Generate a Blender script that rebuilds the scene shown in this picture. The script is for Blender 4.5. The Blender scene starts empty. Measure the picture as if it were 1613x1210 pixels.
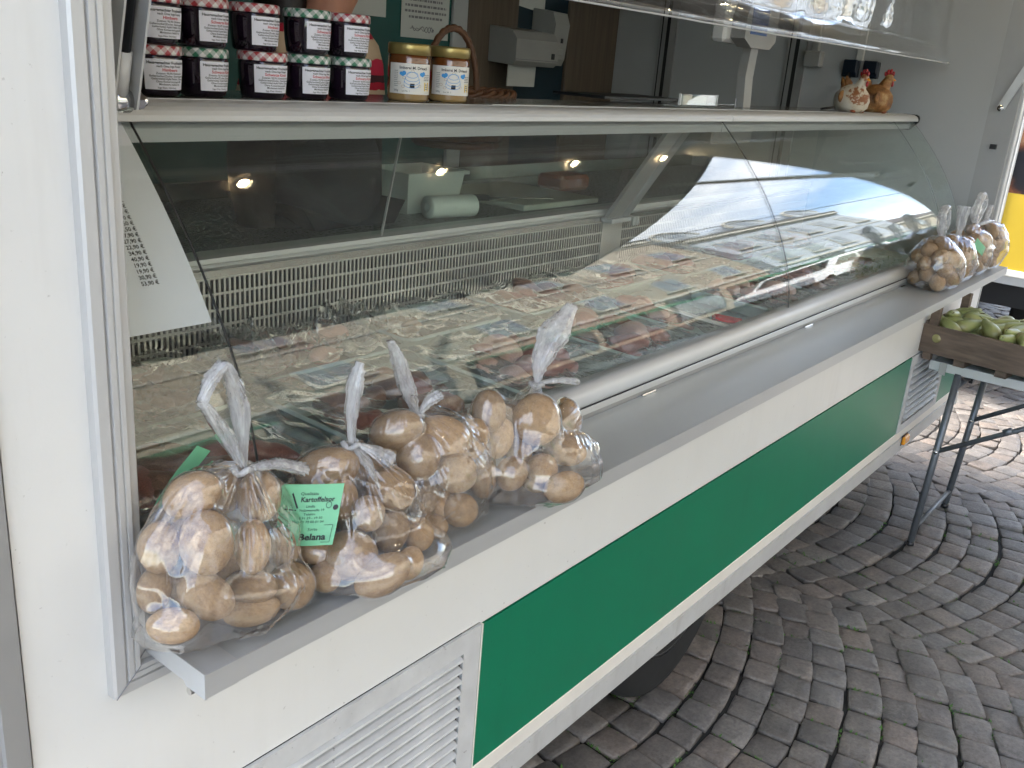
import bpy, math, random
import numpy as np
from mathutils import Vector, Matrix, Quaternion
RAD = math.radians
random.seed(7); rng = np.random.default_rng(7)
sc = bpy.context.scene
col = sc.collection

# ---------------------------------------------------------------- camera, sky, sun, exposure
def cam_axes(yaw, pitch, roll):
    f = np.array([math.sin(yaw)*math.cos(pitch), math.cos(yaw)*math.cos(pitch), -math.sin(pitch)])
    r = np.array([math.cos(yaw), -math.sin(yaw), 0.]); d = np.cross(f, r)
    return (math.cos(roll)*r+math.sin(roll)*d, -math.sin(roll)*r+math.cos(roll)*d, f)
CR, CD, CF = cam_axes(RAD(53.016), RAD(18.872), RAD(-4.677))
cd = bpy.data.cameras.new('camera'); cam = bpy.data.objects.new('camera', cd); col.objects.link(cam)
cam.matrix_world = Matrix(((CR[0], -CD[0], -CF[0], 0), (CR[1], -CD[1], -CF[1], -.9), (CR[2], -CD[2], -CF[2], 1.72), (0, 0, 0, 1)))
cd.sensor_width = 36; cd.lens = 36*1498.9/1613; cd.clip_start = .02; cd.clip_end = 500
sc.camera = cam

SUN_AZ, SUN_EL = RAD(-8), RAD(50)
w = bpy.data.worlds.new('World'); sc.world = w; w.use_nodes = True
wn, wl = w.node_tree.nodes, w.node_tree.links
wn.clear()
wo = wn.new('ShaderNodeOutputWorld'); bg = wn.new('ShaderNodeBackground'); bg.inputs[1].default_value = .11
sky = wn.new('ShaderNodeTexSky'); sky.sky_type = 'NISHITA'; sky.sun_disc = False
sky.sun_elevation = SUN_EL; sky.sun_rotation = SUN_AZ
tcw = wn.new('ShaderNodeTexCoord')
mpw = wn.new('ShaderNodeMapping'); mpw.inputs['Scale'].default_value = (1, 1, 2.2)
nzw = wn.new('ShaderNodeTexNoise'); nzw.inputs['Scale'].default_value = 2.1; nzw.inputs['Detail'].default_value = 8; nzw.inputs['Roughness'].default_value = .58
crw = wn.new('ShaderNodeValToRGB'); crw.color_ramp.elements[0].position = .47; crw.color_ramp.elements[1].position = .72
mxw = wn.new('ShaderNodeMixRGB'); mxw.inputs[2].default_value = (8.0, 7.8, 7.5, 1)
wl.new(tcw.outputs['Generated'], mpw.inputs['Vector']); wl.new(mpw.outputs[0], nzw.inputs['Vector']); wl.new(nzw.outputs[0], crw.inputs[0])
wl.new(crw.outputs[0], mxw.inputs[0]); wl.new(sky.outputs[0], mxw.inputs[1]); wl.new(mxw.outputs[0], bg.inputs[0]); wl.new(bg.outputs[0], wo.inputs[0])

sl = bpy.data.lights.new('sun', 'SUN'); sl.energy = 2.0; sl.angle = RAD(14); sl.color = (1, .95, .88)
so = bpy.data.objects.new('sun', sl); col.objects.link(so)
sdir = Vector((math.sin(SUN_AZ)*math.cos(SUN_EL), math.cos(SUN_AZ)*math.cos(SUN_EL), math.sin(SUN_EL)))
so.rotation_euler = sdir.to_track_quat('Z', 'Y').to_euler(); so.location = (0, 0, 20)

vs = sc.view_settings
vs.view_transform = 'Standard'; vs.look = 'None'; vs.exposure = 2.88; vs.gamma = 1; vs.use_curve_mapping = False
sc.render.engine = 'CYCLES'
cy = sc.cycles
cy.use_adaptive_sampling = True; cy.adaptive_threshold = .035; cy.max_bounces = 7; cy.transparent_max_bounces = 24; cy.glossy_bounces = 4; cy.diffuse_bounces = 3; cy.transmission_bounces = 6
cy.caustics_reflective = False; cy.caustics_refractive = False; cy.use_denoising = True

# ---------------------------------------------------------------- materials
def hexc(h, k=1.0):
    h = h.lstrip('#'); c = [int(h[i:i+2], 16)/255 for i in (0, 2, 4)]
    return tuple(k*(x/12.92 if x <= .04045 else ((x+.055)/1.055)**2.4) for x in c)+(1,)
MATS = {}
class NT:
    def __init__(s, name):
        s.m = bpy.data.materials.new(name); s.m.use_nodes = True; s.n = s.m.node_tree.nodes; s.l = s.m.node_tree.links
        s.n.clear(); s.out = s.n.new('ShaderNodeOutputMaterial'); MATS[name] = s.m
    def new(s, t, **kw):
        n = s.n.new('ShaderNode'+t)
        for k, v in kw.items():
            if k.startswith('i_'): n.inputs[k[2:].replace('_', ' ')].default_value = v
            elif k.startswith('n') and k[1:].isdigit(): n.inputs[int(k[1:])].default_value = v
            else: setattr(n, k, v)
        return n
    def lk(s, a, b): s.l.new(a, b)
    def noise(s, scale, detail=4, rough=.55, coord='Object', stretch=None):
        t = s.new('TexCoord'); n = s.new('TexNoise'); n.inputs['Scale'].default_value = scale; n.inputs['Detail'].default_value = detail; n.inputs['Roughness'].default_value = rough
        src = t.outputs[coord]
        if stretch:
            mp = s.new('Mapping'); mp.inputs['Scale'].default_value = stretch; s.lk(src, mp.inputs[0]); src = mp.outputs[0]
        s.lk(src, n.inputs['Vector']); return n
    def ramp(s, src, stops):
        r = s.new('ValToRGB'); e = r.color_ramp.elements
        while len(e) < len(stops): e.new(.5)
        for k, (p, c) in zip(e, stops): k.position = p; k.color = c
        s.lk(src, r.inputs[0]); return r
    def mix(s, f, a, b, mode='MIX'):
        m = s.new('MixRGB', blend_type=mode)
        for i, v in ((0, f), (1, a), (2, b)):
            if hasattr(v, 'links') or hasattr(v, 'is_linked'): s.lk(v, m.inputs[i])
            else: m.inputs[i].default_value = v
        return m.outputs[0]
    def math(s, op, a, b=0.):
        m = s.new('Math', operation=op)
        for i, v in ((0, a), (1, b)):
            if hasattr(v, 'is_linked'): s.lk(v, m.inputs[i])
            else: m.inputs[i].default_value = v
        return m.outputs[0]
    def bump(s, h, strength, dist=.002):
        b = s.new('Bump'); b.inputs['Strength'].default_value = strength; b.inputs['Distance'].default_value = dist; s.lk(h, b.inputs['Height']); return b.outputs[0]
    def princ(s, **kw):
        p = s.new('BsdfPrincipled')
        for k, v in kw.items():
            k = k.replace('_', ' ')
            if hasattr(v, 'is_linked'): s.lk(v, p.inputs[k])
            else: p.inputs[k].default_value = v
        s.lk(p.outputs[0], s.out.inputs[0]); return p

def basic(name, c, rough=.5, metal=0., var=.08, scale=6., bump=0., bscale=150., spec=.5, stretch=None, coat=0., darkspots=0., streak=0., **kw):
    t = NT(name); c = hexc(c) if isinstance(c, str) else tuple(c)+(1,)*(4-len(c))
    n = t.noise(scale, 5, stretch=stretch)
    lo = tuple(max(0, x*(1-var)) for x in c[:3])+(1,); hi = tuple(min(1, x*(1+var)) for x in c[:3])+(1,)
    colr = t.ramp(n.outputs[0], [(.3, lo), (.7, hi)]).outputs[0]
    if darkspots:
        n3 = t.noise(95, 3, .6); sp = t.ramp(n3.outputs[0], [(.665, (0, 0, 0, 1)), (.72, (darkspots,)*3+(1,))]).outputs[0]
        n4 = t.noise(7, 2); sp = t.math('MULTIPLY', sp, t.ramp(n4.outputs[0], [(.45, (0, 0, 0, 1)), (.65, (1, 1, 1, 1))]).outputs[0])
        colr = t.mix(sp, colr, (c[0]*.25, c[1]*.22, c[2]*.2, 1))
    if streak:
        n5 = t.noise(5, 4, .7, stretch=(3, 3, .35)); n6 = t.noise(1.6, 3, .6)
        g_ = t.math('MULTIPLY', t.ramp(n5.outputs[0], [(.5, (0, 0, 0, 1)), (.78, (streak,)*3+(1,))]).outputs[0], t.ramp(n6.outputs[0], [(.4, (0, 0, 0, 1)), (.65, (1, 1, 1, 1))]).outputs[0])
        colr = t.mix(g_, colr, (c[0]*.45, c[1]*.42, c[2]*.38, 1))
    a = dict(Base_Color=colr, Roughness=rough, Metallic=metal, Coat_Weight=coat)
    a.update(kw)
    p = t.princ(**a); p.inputs['Specular IOR Level'].default_value = spec
    if var:
        rr = t.new('MapRange'); rr.inputs['To Min'].default_value = rough*.85; rr.inputs['To Max'].default_value = min(1, rough*1.15); t.lk(n.outputs[0], rr.inputs[0]); t.lk(rr.outputs[0], p.inputs['Roughness'])
    if bump:
        nb = t.noise(bscale, 4, stretch=stretch); t.lk(t.bump(nb.outputs[0], bump), p.inputs['Normal'])
    return t.m

def fresnel_of(t, ior, normal=None):
    g = t.new('NewGeometry'); fr = t.new('Fresnel')
    mr = t.new('MapRange'); mr.inputs['To Min'].default_value = ior; mr.inputs['To Max'].default_value = 1/ior
    t.lk(g.outputs['Backfacing'], mr.inputs[0]); t.lk(mr.outputs[0], fr.inputs['IOR'])
    if normal is not None: t.lk(normal, fr.inputs['Normal'])
    return fr.outputs[0]
def clear_mat(name, tint, ior=1.5, rough=0., bump=None, haze=0., hazecol=(.9, .9, .92, 1), gain=1.0, wave=0., dust_veil=0.):
    t = NT(name)
    nrm = None
    if bump:
        (sc_, st, strength) = bump
        nb = t.noise(sc_, 3, .5, stretch=st); nrm = t.bump(nb.outputs[0], strength, .004)
    if wave:
        nb = t.noise(1.6, 1, .4, stretch=(1, 1, 1)); nrm = t.bump(nb.outputs[0], wave, .02)
    fr = fresnel_of(t, ior, nrm)
    if gain != 1: fr = t.math('MINIMUM', t.math('MULTIPLY', fr, gain), 1.)
    tr = t.new('BsdfTransparent'); tr.inputs[0].default_value = tint
    gl = t.new('BsdfGlossy'); gl.inputs['Roughness'].default_value = rough; gl.inputs[0].default_value = (1, 1, 1, 1)
    if nrm is not None: t.lk(nrm, gl.inputs['Normal'])
    base = tr.outputs[0]
    if haze:
        df = t.new('BsdfDiffuse'); df.inputs[0].default_value = hazecol
        tl = t.new('BsdfTranslucent'); tl.inputs[0].default_value = hazecol
        ad = t.new('MixShader'); ad.inputs[0].default_value = .3; t.lk(df.outputs[0], ad.inputs[1]); t.lk(tl.outputs[0], ad.inputs[2])
        mh = t.new('MixShader')
        nh = t.noise(38, 5, .65, stretch=bump[1] if bump else None)
        hz = t.ramp(nh.outputs[0], [(.35, (haze*.35,)*3+(1,)), (.62, (haze,)*3+(1,)), (.75, (min(1, haze*2.6),)*3+(1,))]).outputs[0]
        t.lk(hz, mh.inputs[0]); t.lk(base, mh.inputs[1]); t.lk(ad.outputs[0], mh.inputs[2]); base = mh.outputs[0]
    if dust_veil:  # thin dust, evened into a painted pale haze that lifts the blacks
        df = t.new('BsdfDiffuse'); df.inputs[0].default_value = (.8, .82, .82, 1)
        ns = t.noise(2.2, 3, .5, stretch=(.6, 1, 1.5)); sm = t.ramp(ns.outputs[0], [(.25, (dust_veil*.72,)*3+(1,)), (.8, (dust_veil,)*3+(1,))]).outputs[0]
        mh = t.new('MixShader'); t.lk(sm, mh.inputs[0]); t.lk(base, mh.inputs[1]); t.lk(df.outputs[0], mh.inputs[2]); base = mh.outputs[0]
    mx = t.new('MixShader'); t.lk(fr, mx.inputs[0]); t.lk(base, mx.inputs[1]); t.lk(gl.outputs[0], mx.inputs[2])
    t.lk(mx.outputs[0], t.out.inputs[0]); return t.m

M = MATS
basic('white_paint', '#e0e0de', .38, var=.035, scale=3, bump=.05, bscale=260, coat=.15, darkspots=.6, streak=.15)
basic('white_strip', '#e2ded5', .4, var=.05, scale=5)
basic('green_panel', (.003, .175, .088), .30, var=.05, scale=3.5, bump=.03, bscale=300, spec=.35, darkspots=.3, streak=.3)
basic('alu', (.60, .605, .60), .42, .55, var=.05, scale=14, bump=.04, bscale=240, stretch=(.06, 1, 1))
basic('alu_light', (.56, .565, .56), .45, .15, var=.03, scale=9, bump=.03, bscale=240, stretch=(.05, 1, 1))
basic('alu_shelf', (.50, .53, .545), .36, .4, var=.05, scale=4, bump=.05, bscale=300, stretch=(.04, 1, 1))
basic('frame_alu', (.57, .57, .565), .48, .35, var=.05, scale=12, bump=.05, bscale=220, stretch=(1, 1, .05))
basic('grey_profile', (.37, .37, .365), .45, .3, var=.05, scale=8)
basic('skirt', (.55, .55, .545), .5, .2, var=.07, scale=7, darkspots=.5, streak=.6)
basic('dark_rubber', (.03, .03, .032), .7, var=.2, scale=30)
basic('vent_white', (.56, .565, .57), .5, var=.09, scale=18, darkspots=.8, bump=.04, bscale=90)
basic('vent_dark', (.015, .015, .016), .8, var=.1)
basic('wall_grey', '#b0b2b2', .5, var=.03, scale=2, bump=.03, bscale=120)
basic('wall_white', '#cfcfca', .6, var=.03, scale=2)
basic('ceiling', '#948a80', .6, var=.04, scale=2)
basic('teal_wall', '#0f4f4a', .5, var=.08, scale=3)
basic('navy_wall', '#0a2530', .5, var=.08, scale=3)
basic('wood_panel', '#5d5144', .5, var=.28, scale=3, stretch=(14, 14, .8), bump=.06, bscale=40)
basic('steel', (.62, .61, .58), .26, .95, var=.08, scale=5, bump=.04, bscale=120, stretch=(.1, 1, 1))
basic('steel_grille', (.70, .68, .64), .34, .6, var=.08, scale=5)
basic('chrome', (.75, .75, .74), .12, 1., var=.03)
basic('granite', '#5a5c5e', .28, var=.5, scale=120)
basic('counter_plate', (.34, .345, .34), .16, .5, var=.05, scale=3)
basic('plastic_white', '#e6e6e2', .35, var=.04, scale=6)
basic('plastic_grey', '#9c9c98', .4, var=.05, scale=6)
basic('plastic_dark', '#1a1c20', .4, var=.1)
basic('paper', '#f1f1fa', .65, var=.02, scale=5, spec=.3)
basic('paper_notice', '#cfd2cc', .7, var=.03, scale=5)
basic('ink', (.02, .02, .025), .6, var=0)
basic('ink_grey', (.22, .22, .23), .6, var=0)
basic('ink_red', (.55, .03, .05), .6, var=0)
basic('ink_blue', (.05, .32, .72), .6, var=0)
basic('ink_yellow', (.85, .58, .02), .6, var=0)
basic('tag_green', '#74b98e', .55, var=.05, scale=20)
basic('tray_plastic', '#bed0c8', .28, var=.03, scale=10)
basic('jam', (.012, .006, .014), .08, var=.3, scale=30, coat=.6)
basic('gold_lid', (.36, .28, .10), .3, .6, var=.1, scale=20)
basic('wicker', '#57371f', .55, var=.35, scale=60, bump=.1, bscale=200)
basic('skin', '#c08a72', .5, var=.08, scale=12, Subsurface_Weight=.1)
basic('hair', '#1c1512', .5, var=.4, scale=60, stretch=(1, 1, .1))
basic('trousers', '#22242c', .8, var=.2, scale=40)
basic('amber', (.9, .36, .03), .25, var=.05, coat=.4)
basic('leg_grey', (.15, .165, .185), .42, .5, var=.12, scale=25)
basic('table_top', '#b9c0c0', .5, var=.06, scale=10)
basic('crate_wood', '#65564a', .75, var=.38, scale=6, stretch=(9, 1, 9), bump=.35, bscale=30)
basic('pear_stem', '#3a2a18', .7, var=.2, scale=40)
basic('lamp_ring', (.6, .6, .6), .3, .7, var=.03)
t = NT('hen_white'); n1 = t.noise(16, 4, .65); c = t.ramp(n1.outputs[0], [(.44, hexc('#d2cabb')), (.56, hexc('#c9bca6')), (.60, hexc('#8a5530'))]).outputs[0]; t.princ(Base_Color=c, Roughness=.5)
t = NT('hen_brown'); n1 = t.noise(22, 5, .7); c = t.ramp(n1.outputs[0], [(.35, hexc('#5f3a1c')), (.52, hexc('#8f6234')), (.68, hexc('#b9996a'))]).outputs[0]; t.princ(Base_Color=c, Roughness=.55)
basic('hen_foot', '#8a4a2c', .5, var=.15)
basic('comb_red', '#a01c22', .35, var=.1, coat=.3)
basic('socket_blue', '#0c1a28', .4, var=.08)
basic('screen_blue', '#34508a', .2, var=.05)
basic('yellow_board', '#dbb83a', .4, var=.04, scale=3)
basic('white_board', '#e8e6df', .4, var=.03)
basic('tyre', (.010, .010, .0105), .9, var=.2, scale=20)
basic('parsley', (.03, .13, .02), .5, var=.4, scale=60)
basic('moss', (.06, .14, .025), .8, var=.5, scale=90)
basic('joint_soil', (.018, .017, .015), .95, var=.5, scale=30, bump=.4, bscale=120)
basic('meat_red', (.24, .088, .072), .32, var=.5, scale=34, coat=.3)
basic('meat_brown', (.22, .115, .08), .35, var=.5, scale=30, coat=.3)
basic('meat_pink', (.52, .33, .28), .35, var=.35, scale=28, coat=.3)
basic('meat_pale', (.52, .40, .29), .4, var=.3, scale=26, coat=.2)
basic('red_plastic', (.75, .03, .03), .25, var=.06, coat=.3)
basic('house_beige', '#a69c89', .85, var=.06, scale=1.2, bump=.1, bscale=30)
basic('house_grey', '#adb4bb', .85, var=.06, scale=1.2, bump=.1, bscale=30)
basic('house_pink', '#a59886', .85, var=.06, scale=1.2)
basic('house_trim', '#bdb8ac', .8, var=.04)
basic('roof_tile', '#5b5350', .8, var=.25, scale=12)
basic('shop_dark', '#3a3d40', .4, var=.1)
basic('awning_green', '#2d6a4c', .7, var=.1)
basic('car_white', '#e8e8e6', .25, var=.02, coat=.6)
basic('car_glass', (.02, .025, .03), .05, var=0., coat=.5)
basic('house_glass', (.24, .25, .26), .08, var=.1, scale=.6)
basic('cutting_board', '#b9b9ae', .5, var=.05, scale=8)
basic('towel', '#c9c9c4', .9, var=.03)
basic('orange_pack', '#8a4a26', .5, var=.15, scale=30)
clear_mat('display_glass', (.96, .98, .968, 1), 1.52, 0., wave=.035, dust_veil=.018, gain=.90)
clear_mat('flat_glass', (.92, .97, .95, 1), 1.5, 0., dust_veil=.02)
clear_mat('rear_glass', (.92, .96, .945, 1), 1.5, 0., gain=.3)
clear_mat('acrylic', (.95, .96, .97, 1), 1.49, .01, bump=(7., (.5, 1, 1.6), .9), gain=1.5)
clear_mat('bag_film', (.975, .965, .95, 1), 1.5, .0, bump=(24., (1.5, 1.5, .40), .10), haze=.105, gain=2.0)
clear_mat('bag_bunch', (.95, .95, .96, 1), 1.5, .03, bump=(60., (1.5, 1.5, .25), .25), haze=.52, hazecol=(1, 1, 1, 1), gain=1.2)
clear_mat('cling_film', (.94, .955, .945, 1), 1.5, .0, bump=(30., (1.2, .5, 1), .40), haze=.19, gain=3.2)
# speckled potato skin
t = NT('potato_skin'); oi = t.new('ObjectInfo')
n1 = t.noise(3.2, 5, .6); n2 = t.noise(22, 4, .7)
c = t.ramp(n1.outputs[0], [(.3, (.34, .215, .110, 1)), (.7, (.49, .335, .185, 1))]).outputs[0]
rv = t.ramp(oi.outputs['Random'], [(0, (.76, .74, .72, 1)), (1, (1.12, 1.08, 1.02, 1))]).outputs[0]
c = t.mix(1., c, rv, 'MULTIPLY')
sp = t.ramp(n2.outputs[0], [(.58, (0, 0, 0, 1)), (.72, (.6, .6, .6, 1))]).outputs[0]
c = t.mix(sp, c, (.20, .115, .055, 1))
n3 = t.noise(7.5, 6, .75); c = t.mix(t.ramp(n3.outputs[0], [(.48, (0, 0, 0, 1)), (.70, (.7, .7, .7, 1))]).outputs[0], c, (.20, .125, .07, 1))
n4 = t.noise(1.3, 2); c = t.mix(t.ramp(n4.outputs[0], [(.5, (0, 0, 0, 1)), (.7, (.35, .35, .35, 1))]).outputs[0], c, (.55, .42, .26, 1))
p = t.princ(Base_Color=c, Roughness=.75); t.lk(t.bump(n2.outputs[0], .25, .02), p.inputs['Normal'])
# pear skin
t = NT('pear_skin'); oi = t.new('ObjectInfo'); n1 = t.noise(2.2, 3); n2 = t.noise(60, 3)
c = t.ramp(n1.outputs[0], [(.30, (.17, .21, .065, 1)), (.52, (.30, .32, .12, 1)), (.66, (.27, .21, .09, 1)), (.76, (.18, .12, .05, 1))]).outputs[0]
c = t.mix(t.ramp(n2.outputs[0], [(.62, (0, 0, 0, 1)), (.7, (.4, .4, .4, 1))]).outputs[0], c, (.2, .15, .05, 1))
t.princ(Base_Color=c, Roughness=.38, Coat_Weight=.15)
# gingham lids
def gingham(name, full):
    t = NT(name); tc = t.new('TexCoord'); sx = t.new('SeparateXYZ'); t.lk(tc.outputs['Object'], sx.inputs[0])
    ang = t.math('ARCTAN2', sx.outputs[1], sx.outputs[0]); u = t.math('MULTIPLY', ang, .041/.0105)
    rad = t.math('SQRT', t.math('ADD', t.math('MULTIPLY', sx.outputs[0], sx.outputs[0]), t.math('MULTIPLY', sx.outputs[1], sx.outputs[1])))
    v = t.math('MULTIPLY', t.math('SUBTRACT', sx.outputs[2], rad), 1/.0105)
    a = t.math('ADD', u, v); b = t.math('SUBTRACT', u, v)
    s1 = t.math('GREATER_THAN', t.math('FRACT', t.math('MULTIPLY', a, .5)), .5); s2 = t.math('GREATER_THAN', t.math('FRACT', t.math('MULTIPLY', b, .5)), .5)
    k = t.math('MULTIPLY', t.math('ADD', s1, s2), .5)
    c = t.ramp(k, [(0, (.72, .71, .69, 1)), (.5, tuple(.5*x+.32 for x in full)+(1,)), (1, tuple(full)+(1,))]).outputs[0]
    t.princ(Base_Color=c, Roughness=.35, Coat_Weight=.3)
gingham('gingham_red', (.40, .035, .045)); gingham('gingham_green', (.02, .16, .08))
# honey with a pale creamy base
t = NT('honey'); tc = t.new('TexCoord'); sx = t.new('SeparateXYZ'); t.lk(tc.outputs['Object'], sx.inputs[0])
n = t.noise(50, 3); zz = t.math('ADD', sx.outputs[2], t.math('MULTIPLY', n.outputs[0], .006))
c = t.ramp(t.math('MULTIPLY', zz, 10.), [(.20, (.34, .22, .085, 1)), (.32, (.23, .10, .025, 1)), (.8, (.15, .045, .010, 1))]).outputs[0]
t.princ(Base_Color=c, Roughness=.12, Coat_Weight=.7)
# striped sweater
t = NT('striped_knit'); tc = t.new('TexCoord'); sx = t.new('SeparateXYZ'); t.lk(tc.outputs['Object'], sx.inputs[0])
n = t.noise(14, 3); zz = t.math('ADD', sx.outputs[2], t.math('MULTIPLY', n.outputs[0], .03))
f = t.math('FRACT', t.math('MULTIPLY', zz, 4.1))
r = t.ramp(f, [(0, hexc('#b9a48a')), (.18, hexc('#a3142e')), (.30, hexc('#c9b9a0')), (.42, hexc('#9c7440')), (.56, hexc('#c8b69c')), (.68, hexc('#a81a34')), (.76, hexc('#3a1a22')), (.84, hexc('#b22440'))]); r.color_ramp.interpolation = 'CONSTANT'
kc = t.mix(t.math('LESS_THAN', sx.outputs[2], 1.575), r.outputs[0], hexc('#2b2320'))  # lower knit painted dark for the gloom behind the glass
nk = t.noise(260, 2); p = t.princ(Base_Color=kc, Roughness=.95); t.lk(t.bump(nk.outputs[0], .5), p.inputs['Normal'])
# warm lamp
t = NT('lamp_glow'); e = t.new('Emission'); e.inputs[0].default_value = (1, .78, .46, 1); e.inputs[1].default_value = 55; t.lk(e.outputs[0], t.out.inputs[0])
# printed food poster
t = NT('food_print'); n1 = t.noise(5.5, 5, .6); n2 = t.noise(2.2, 2)
c = t.ramp(n1.outputs[0], [(.42, (.012, .011, .013, 1)), (.52, (.10, .025, .012, 1)), (.60, (.55, .18, .06, 1)), (.70, (.75, .45, .25, 1))]).outputs[0]
c = t.mix(t.ramp(n2.outputs[0], [(.42, (0, 0, 0, 1)), (.55, (1, 1, 1, 1))]).outputs[0], (.014, .013, .016, 1), c)
t.princ(Base_Color=c, Roughness=.4)
# cobbles
t = NT('cobble_stone'); oi = t.new('ObjectInfo'); n1 = t.noise(9, 6, .65, 'Object'); n2 = t.noise(80, 5, .7, 'Object'); n0 = t.noise(1.3, 2, .5, 'Object')
at = t.new('Attribute', attribute_name='tone')
c = t.ramp(at.outputs['Fac'], [(0, (.120, .108, .099, 1)), (.35, (.165, .148, .133, 1)), (.6, (.178, .148, .127, 1)), (.8, (.148, .140, .134, 1)), (1, (.198, .178, .160, 1))]).outputs[0]
c = t.mix(1., c, t.ramp(n1.outputs[0], [(.25, (.55, .55, .56, 1)), (.75, (1.38, 1.35, 1.31, 1))]).outputs[0], 'MULTIPLY')
c = t.mix(1., c, t.ramp(n2.outputs[0], [(.3, (.66, .66, .66, 1)), (.7, (1.25, 1.25, 1.25, 1))]).outputs[0], 'MULTIPLY')
p = t.princ(Base_Color=c, Roughness=.55)
rr = t.new('MapRange'); rr.inputs['To Min'].default_value = .42; rr.inputs['To Max'].default_value = .72; t.lk(n1.outputs[0], rr.inputs[0]); t.lk(rr.outputs[0], p.inputs['Roughness'])
n3 = t.noise(260, 4, .7, 'Object'); hb = t.math('ADD', t.math('ADD', n1.outputs[0], t.math('MULTIPLY', n2.outputs[0], .35)), t.math('MULTIPLY', n3.outputs[0], .10)); t.lk(t.bump(hb, .85, .008), p.inputs['Normal'])

# ---------------------------------------------------------------- mesh helpers
class MB:
    def __init__(s): s.v = []; s.f = []
    def add(s, vs, fs):
        o = len(s.v); s.v += [tuple(map(float, p)) for p in vs]; s.f += [tuple(i+o for i in f) for f in fs]; return s
    def box(s, x0, x1, y0, y1, z0, z1, b=0.):
        if b <= 0:
            return s.add([(x, y, z) for z in (z0, z1) for y in (y0, y1) for x in (x0, x1)],
                         [(0, 2, 3, 1), (4, 5, 7, 6), (0, 1, 5, 4), (2, 6, 7, 3), (0, 4, 6, 2), (1, 3, 7, 5)])
        b = min(b, .49*min(x1-x0, y1-y0, z1-z0))
        vs, fs, idx = [], [], {}
        for sx in (0, 1):
            for sy in (0, 1):
                for sz in (0, 1):
                    X, Y, Z = (x0, x1)[sx], (y0, y1)[sy], (z0, z1)[sz]; dx, dy, dz = (b, -b)[sx], (b, -b)[sy], (b, -b)[sz]
                    for k, p in enumerate(((X, Y+dy, Z+dz), (X+dx, Y, Z+dz), (X+dx, Y+dy, Z))): idx[(sx, sy, sz, k)] = len(vs); vs.append(p)
        q = lambda *a: fs.append(tuple(idx[i] for i in a))
        for sx in (0, 1): q((sx,0,0,0),(sx,1,0,0),(sx,1,1,0),(sx,0,1,0))
        for sy in (0, 1): q((0,sy,0,1),(1,sy,0,1),(1,sy,1,1),(0,sy,1,1))
        for sz in (0, 1): q((0,0,sz,2),(1,0,sz,2),(1,1,sz,2),(0,1,sz,2))
        for a in (0, 1):
            for c in (0, 1):
                q((a,c,0,0),(a,c,1,0),(a,c,1,1),(a,c,0,1)); q((a,0,c,0),(a,1,c,0),(a,1,c,2),(a,0,c,2)); q((0,a,c,1),(1,a,c,1),(1,a,c,2),(0,a,c,2))
        for sx in (0, 1):
            for sy in (0, 1):
                for sz in (0, 1): q((sx,sy,sz,0),(sx,sy,sz,1),(sx,sy,sz,2))
        return s.add(vs, fs)
    def prism(s, prof, a, b, axis='x'):     # closed outline extruded along an axis
        n = len(prof)
        mk = {'x': lambda p, t: (t, p[0], p[1]), 'y': lambda p, t: (p[0], t, p[1]), 'z': lambda p, t: (p[0], p[1], t)}[axis]
        vs = [mk(p, a) for p in prof]+[mk(p, b) for p in prof]
        return s.add(vs, [(i, (i+1) % n, n+(i+1) % n, n+i) for i in range(n)]+[tuple(range(n)), tuple(range(2*n-1, n-1, -1))])
    def lathe(s, prof, n=32, c=(0, 0, 0), caps=True):
        vs = []
        for r, z in prof:
            for k in range(n): a = 2*math.pi*k/n; vs.append((c[0]+r*math.cos(a), c[1]+r*math.sin(a), c[2]+z))
        m = len(prof); fs = [(i*n+k, i*n+(k+1) % n, (i+1)*n+(k+1) % n, (i+1)*n+k) for i in range(m-1) for k in range(n)]
        if caps: fs += [tuple(range(n-1, -1, -1)), tuple(range((m-1)*n, m*n))]
        return s.add(vs, fs)
    def tube(s, pts, rad, n=8, flat=1., caps=True, ridges=None, twist=0.):
        P = [np.array(p, float) for p in pts]; m = len(P); vs = []
        rad = rad if hasattr(rad, '__len__') else [rad]*m
        up = np.array([.13, .2, 1.]) if abs((P[-1]-P[0])[2]) < .8*np.linalg.norm(P[-1]-P[0]) else np.array([1., .1, .05])
        for i in range(m):
            t = P[min(i+1, m-1)]-P[max(i-1, 0)]; t /= (np.linalg.norm(t)+1e-9)
            a = np.cross(t, up); a /= np.linalg.norm(a); b = np.cross(t, a)
            for k in range(n):
                th = 2*math.pi*k/n+twist*i/m; q = rad[i]*(1 if ridges is None else ridges[k])
                vs.append(P[i]+q*(math.cos(th)*a+flat*math.sin(th)*b))
        fs = [(i*n+k, i*n+(k+1) % n, (i+1)*n+(k+1) % n, (i+1)*n+k) for i in range(m-1) for k in range(n)]
        if caps: fs += [tuple(range(n-1, -1, -1)), tuple(range((m-1)*n, m*n))]
        return s.add(vs, fs)
    def grid(s, P):                        # P[i][j] points
        P = np.asarray(P); a, b = P.shape[:2]
        return s.add(P.reshape(-1, 3), [(i*b+j, i*b+j+1, (i+1)*b+j+1, (i+1)*b+j) for i in range(a-1) for j in range(b-1)])
    def ball(s, c, r, n=12, m=8):
        r = r if hasattr(r, '__len__') else (r,)*3
        pr = [(math.sin(math.pi*(i+.02)/(m+.04)), -math.cos(math.pi*(i+.02)/(m+.04))) for i in range(m+1)]
        vs = [(c[0]+r[0]*q*math.cos(2*math.pi*k/n), c[1]+r[1]*q*math.sin(2*math.pi*k/n), c[2]+r[2]*z) for q, z in pr for k in range(n)]
        fs = [(i*n+k, i*n+(k+1) % n, (i+1)*n+(k+1) % n, (i+1)*n+k) for i in range(m) for k in range(n)]+[tuple(range(n-1, -1, -1)), tuple(range(m*n, (m+1)*n))]
        return s.add(vs, fs)
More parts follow.
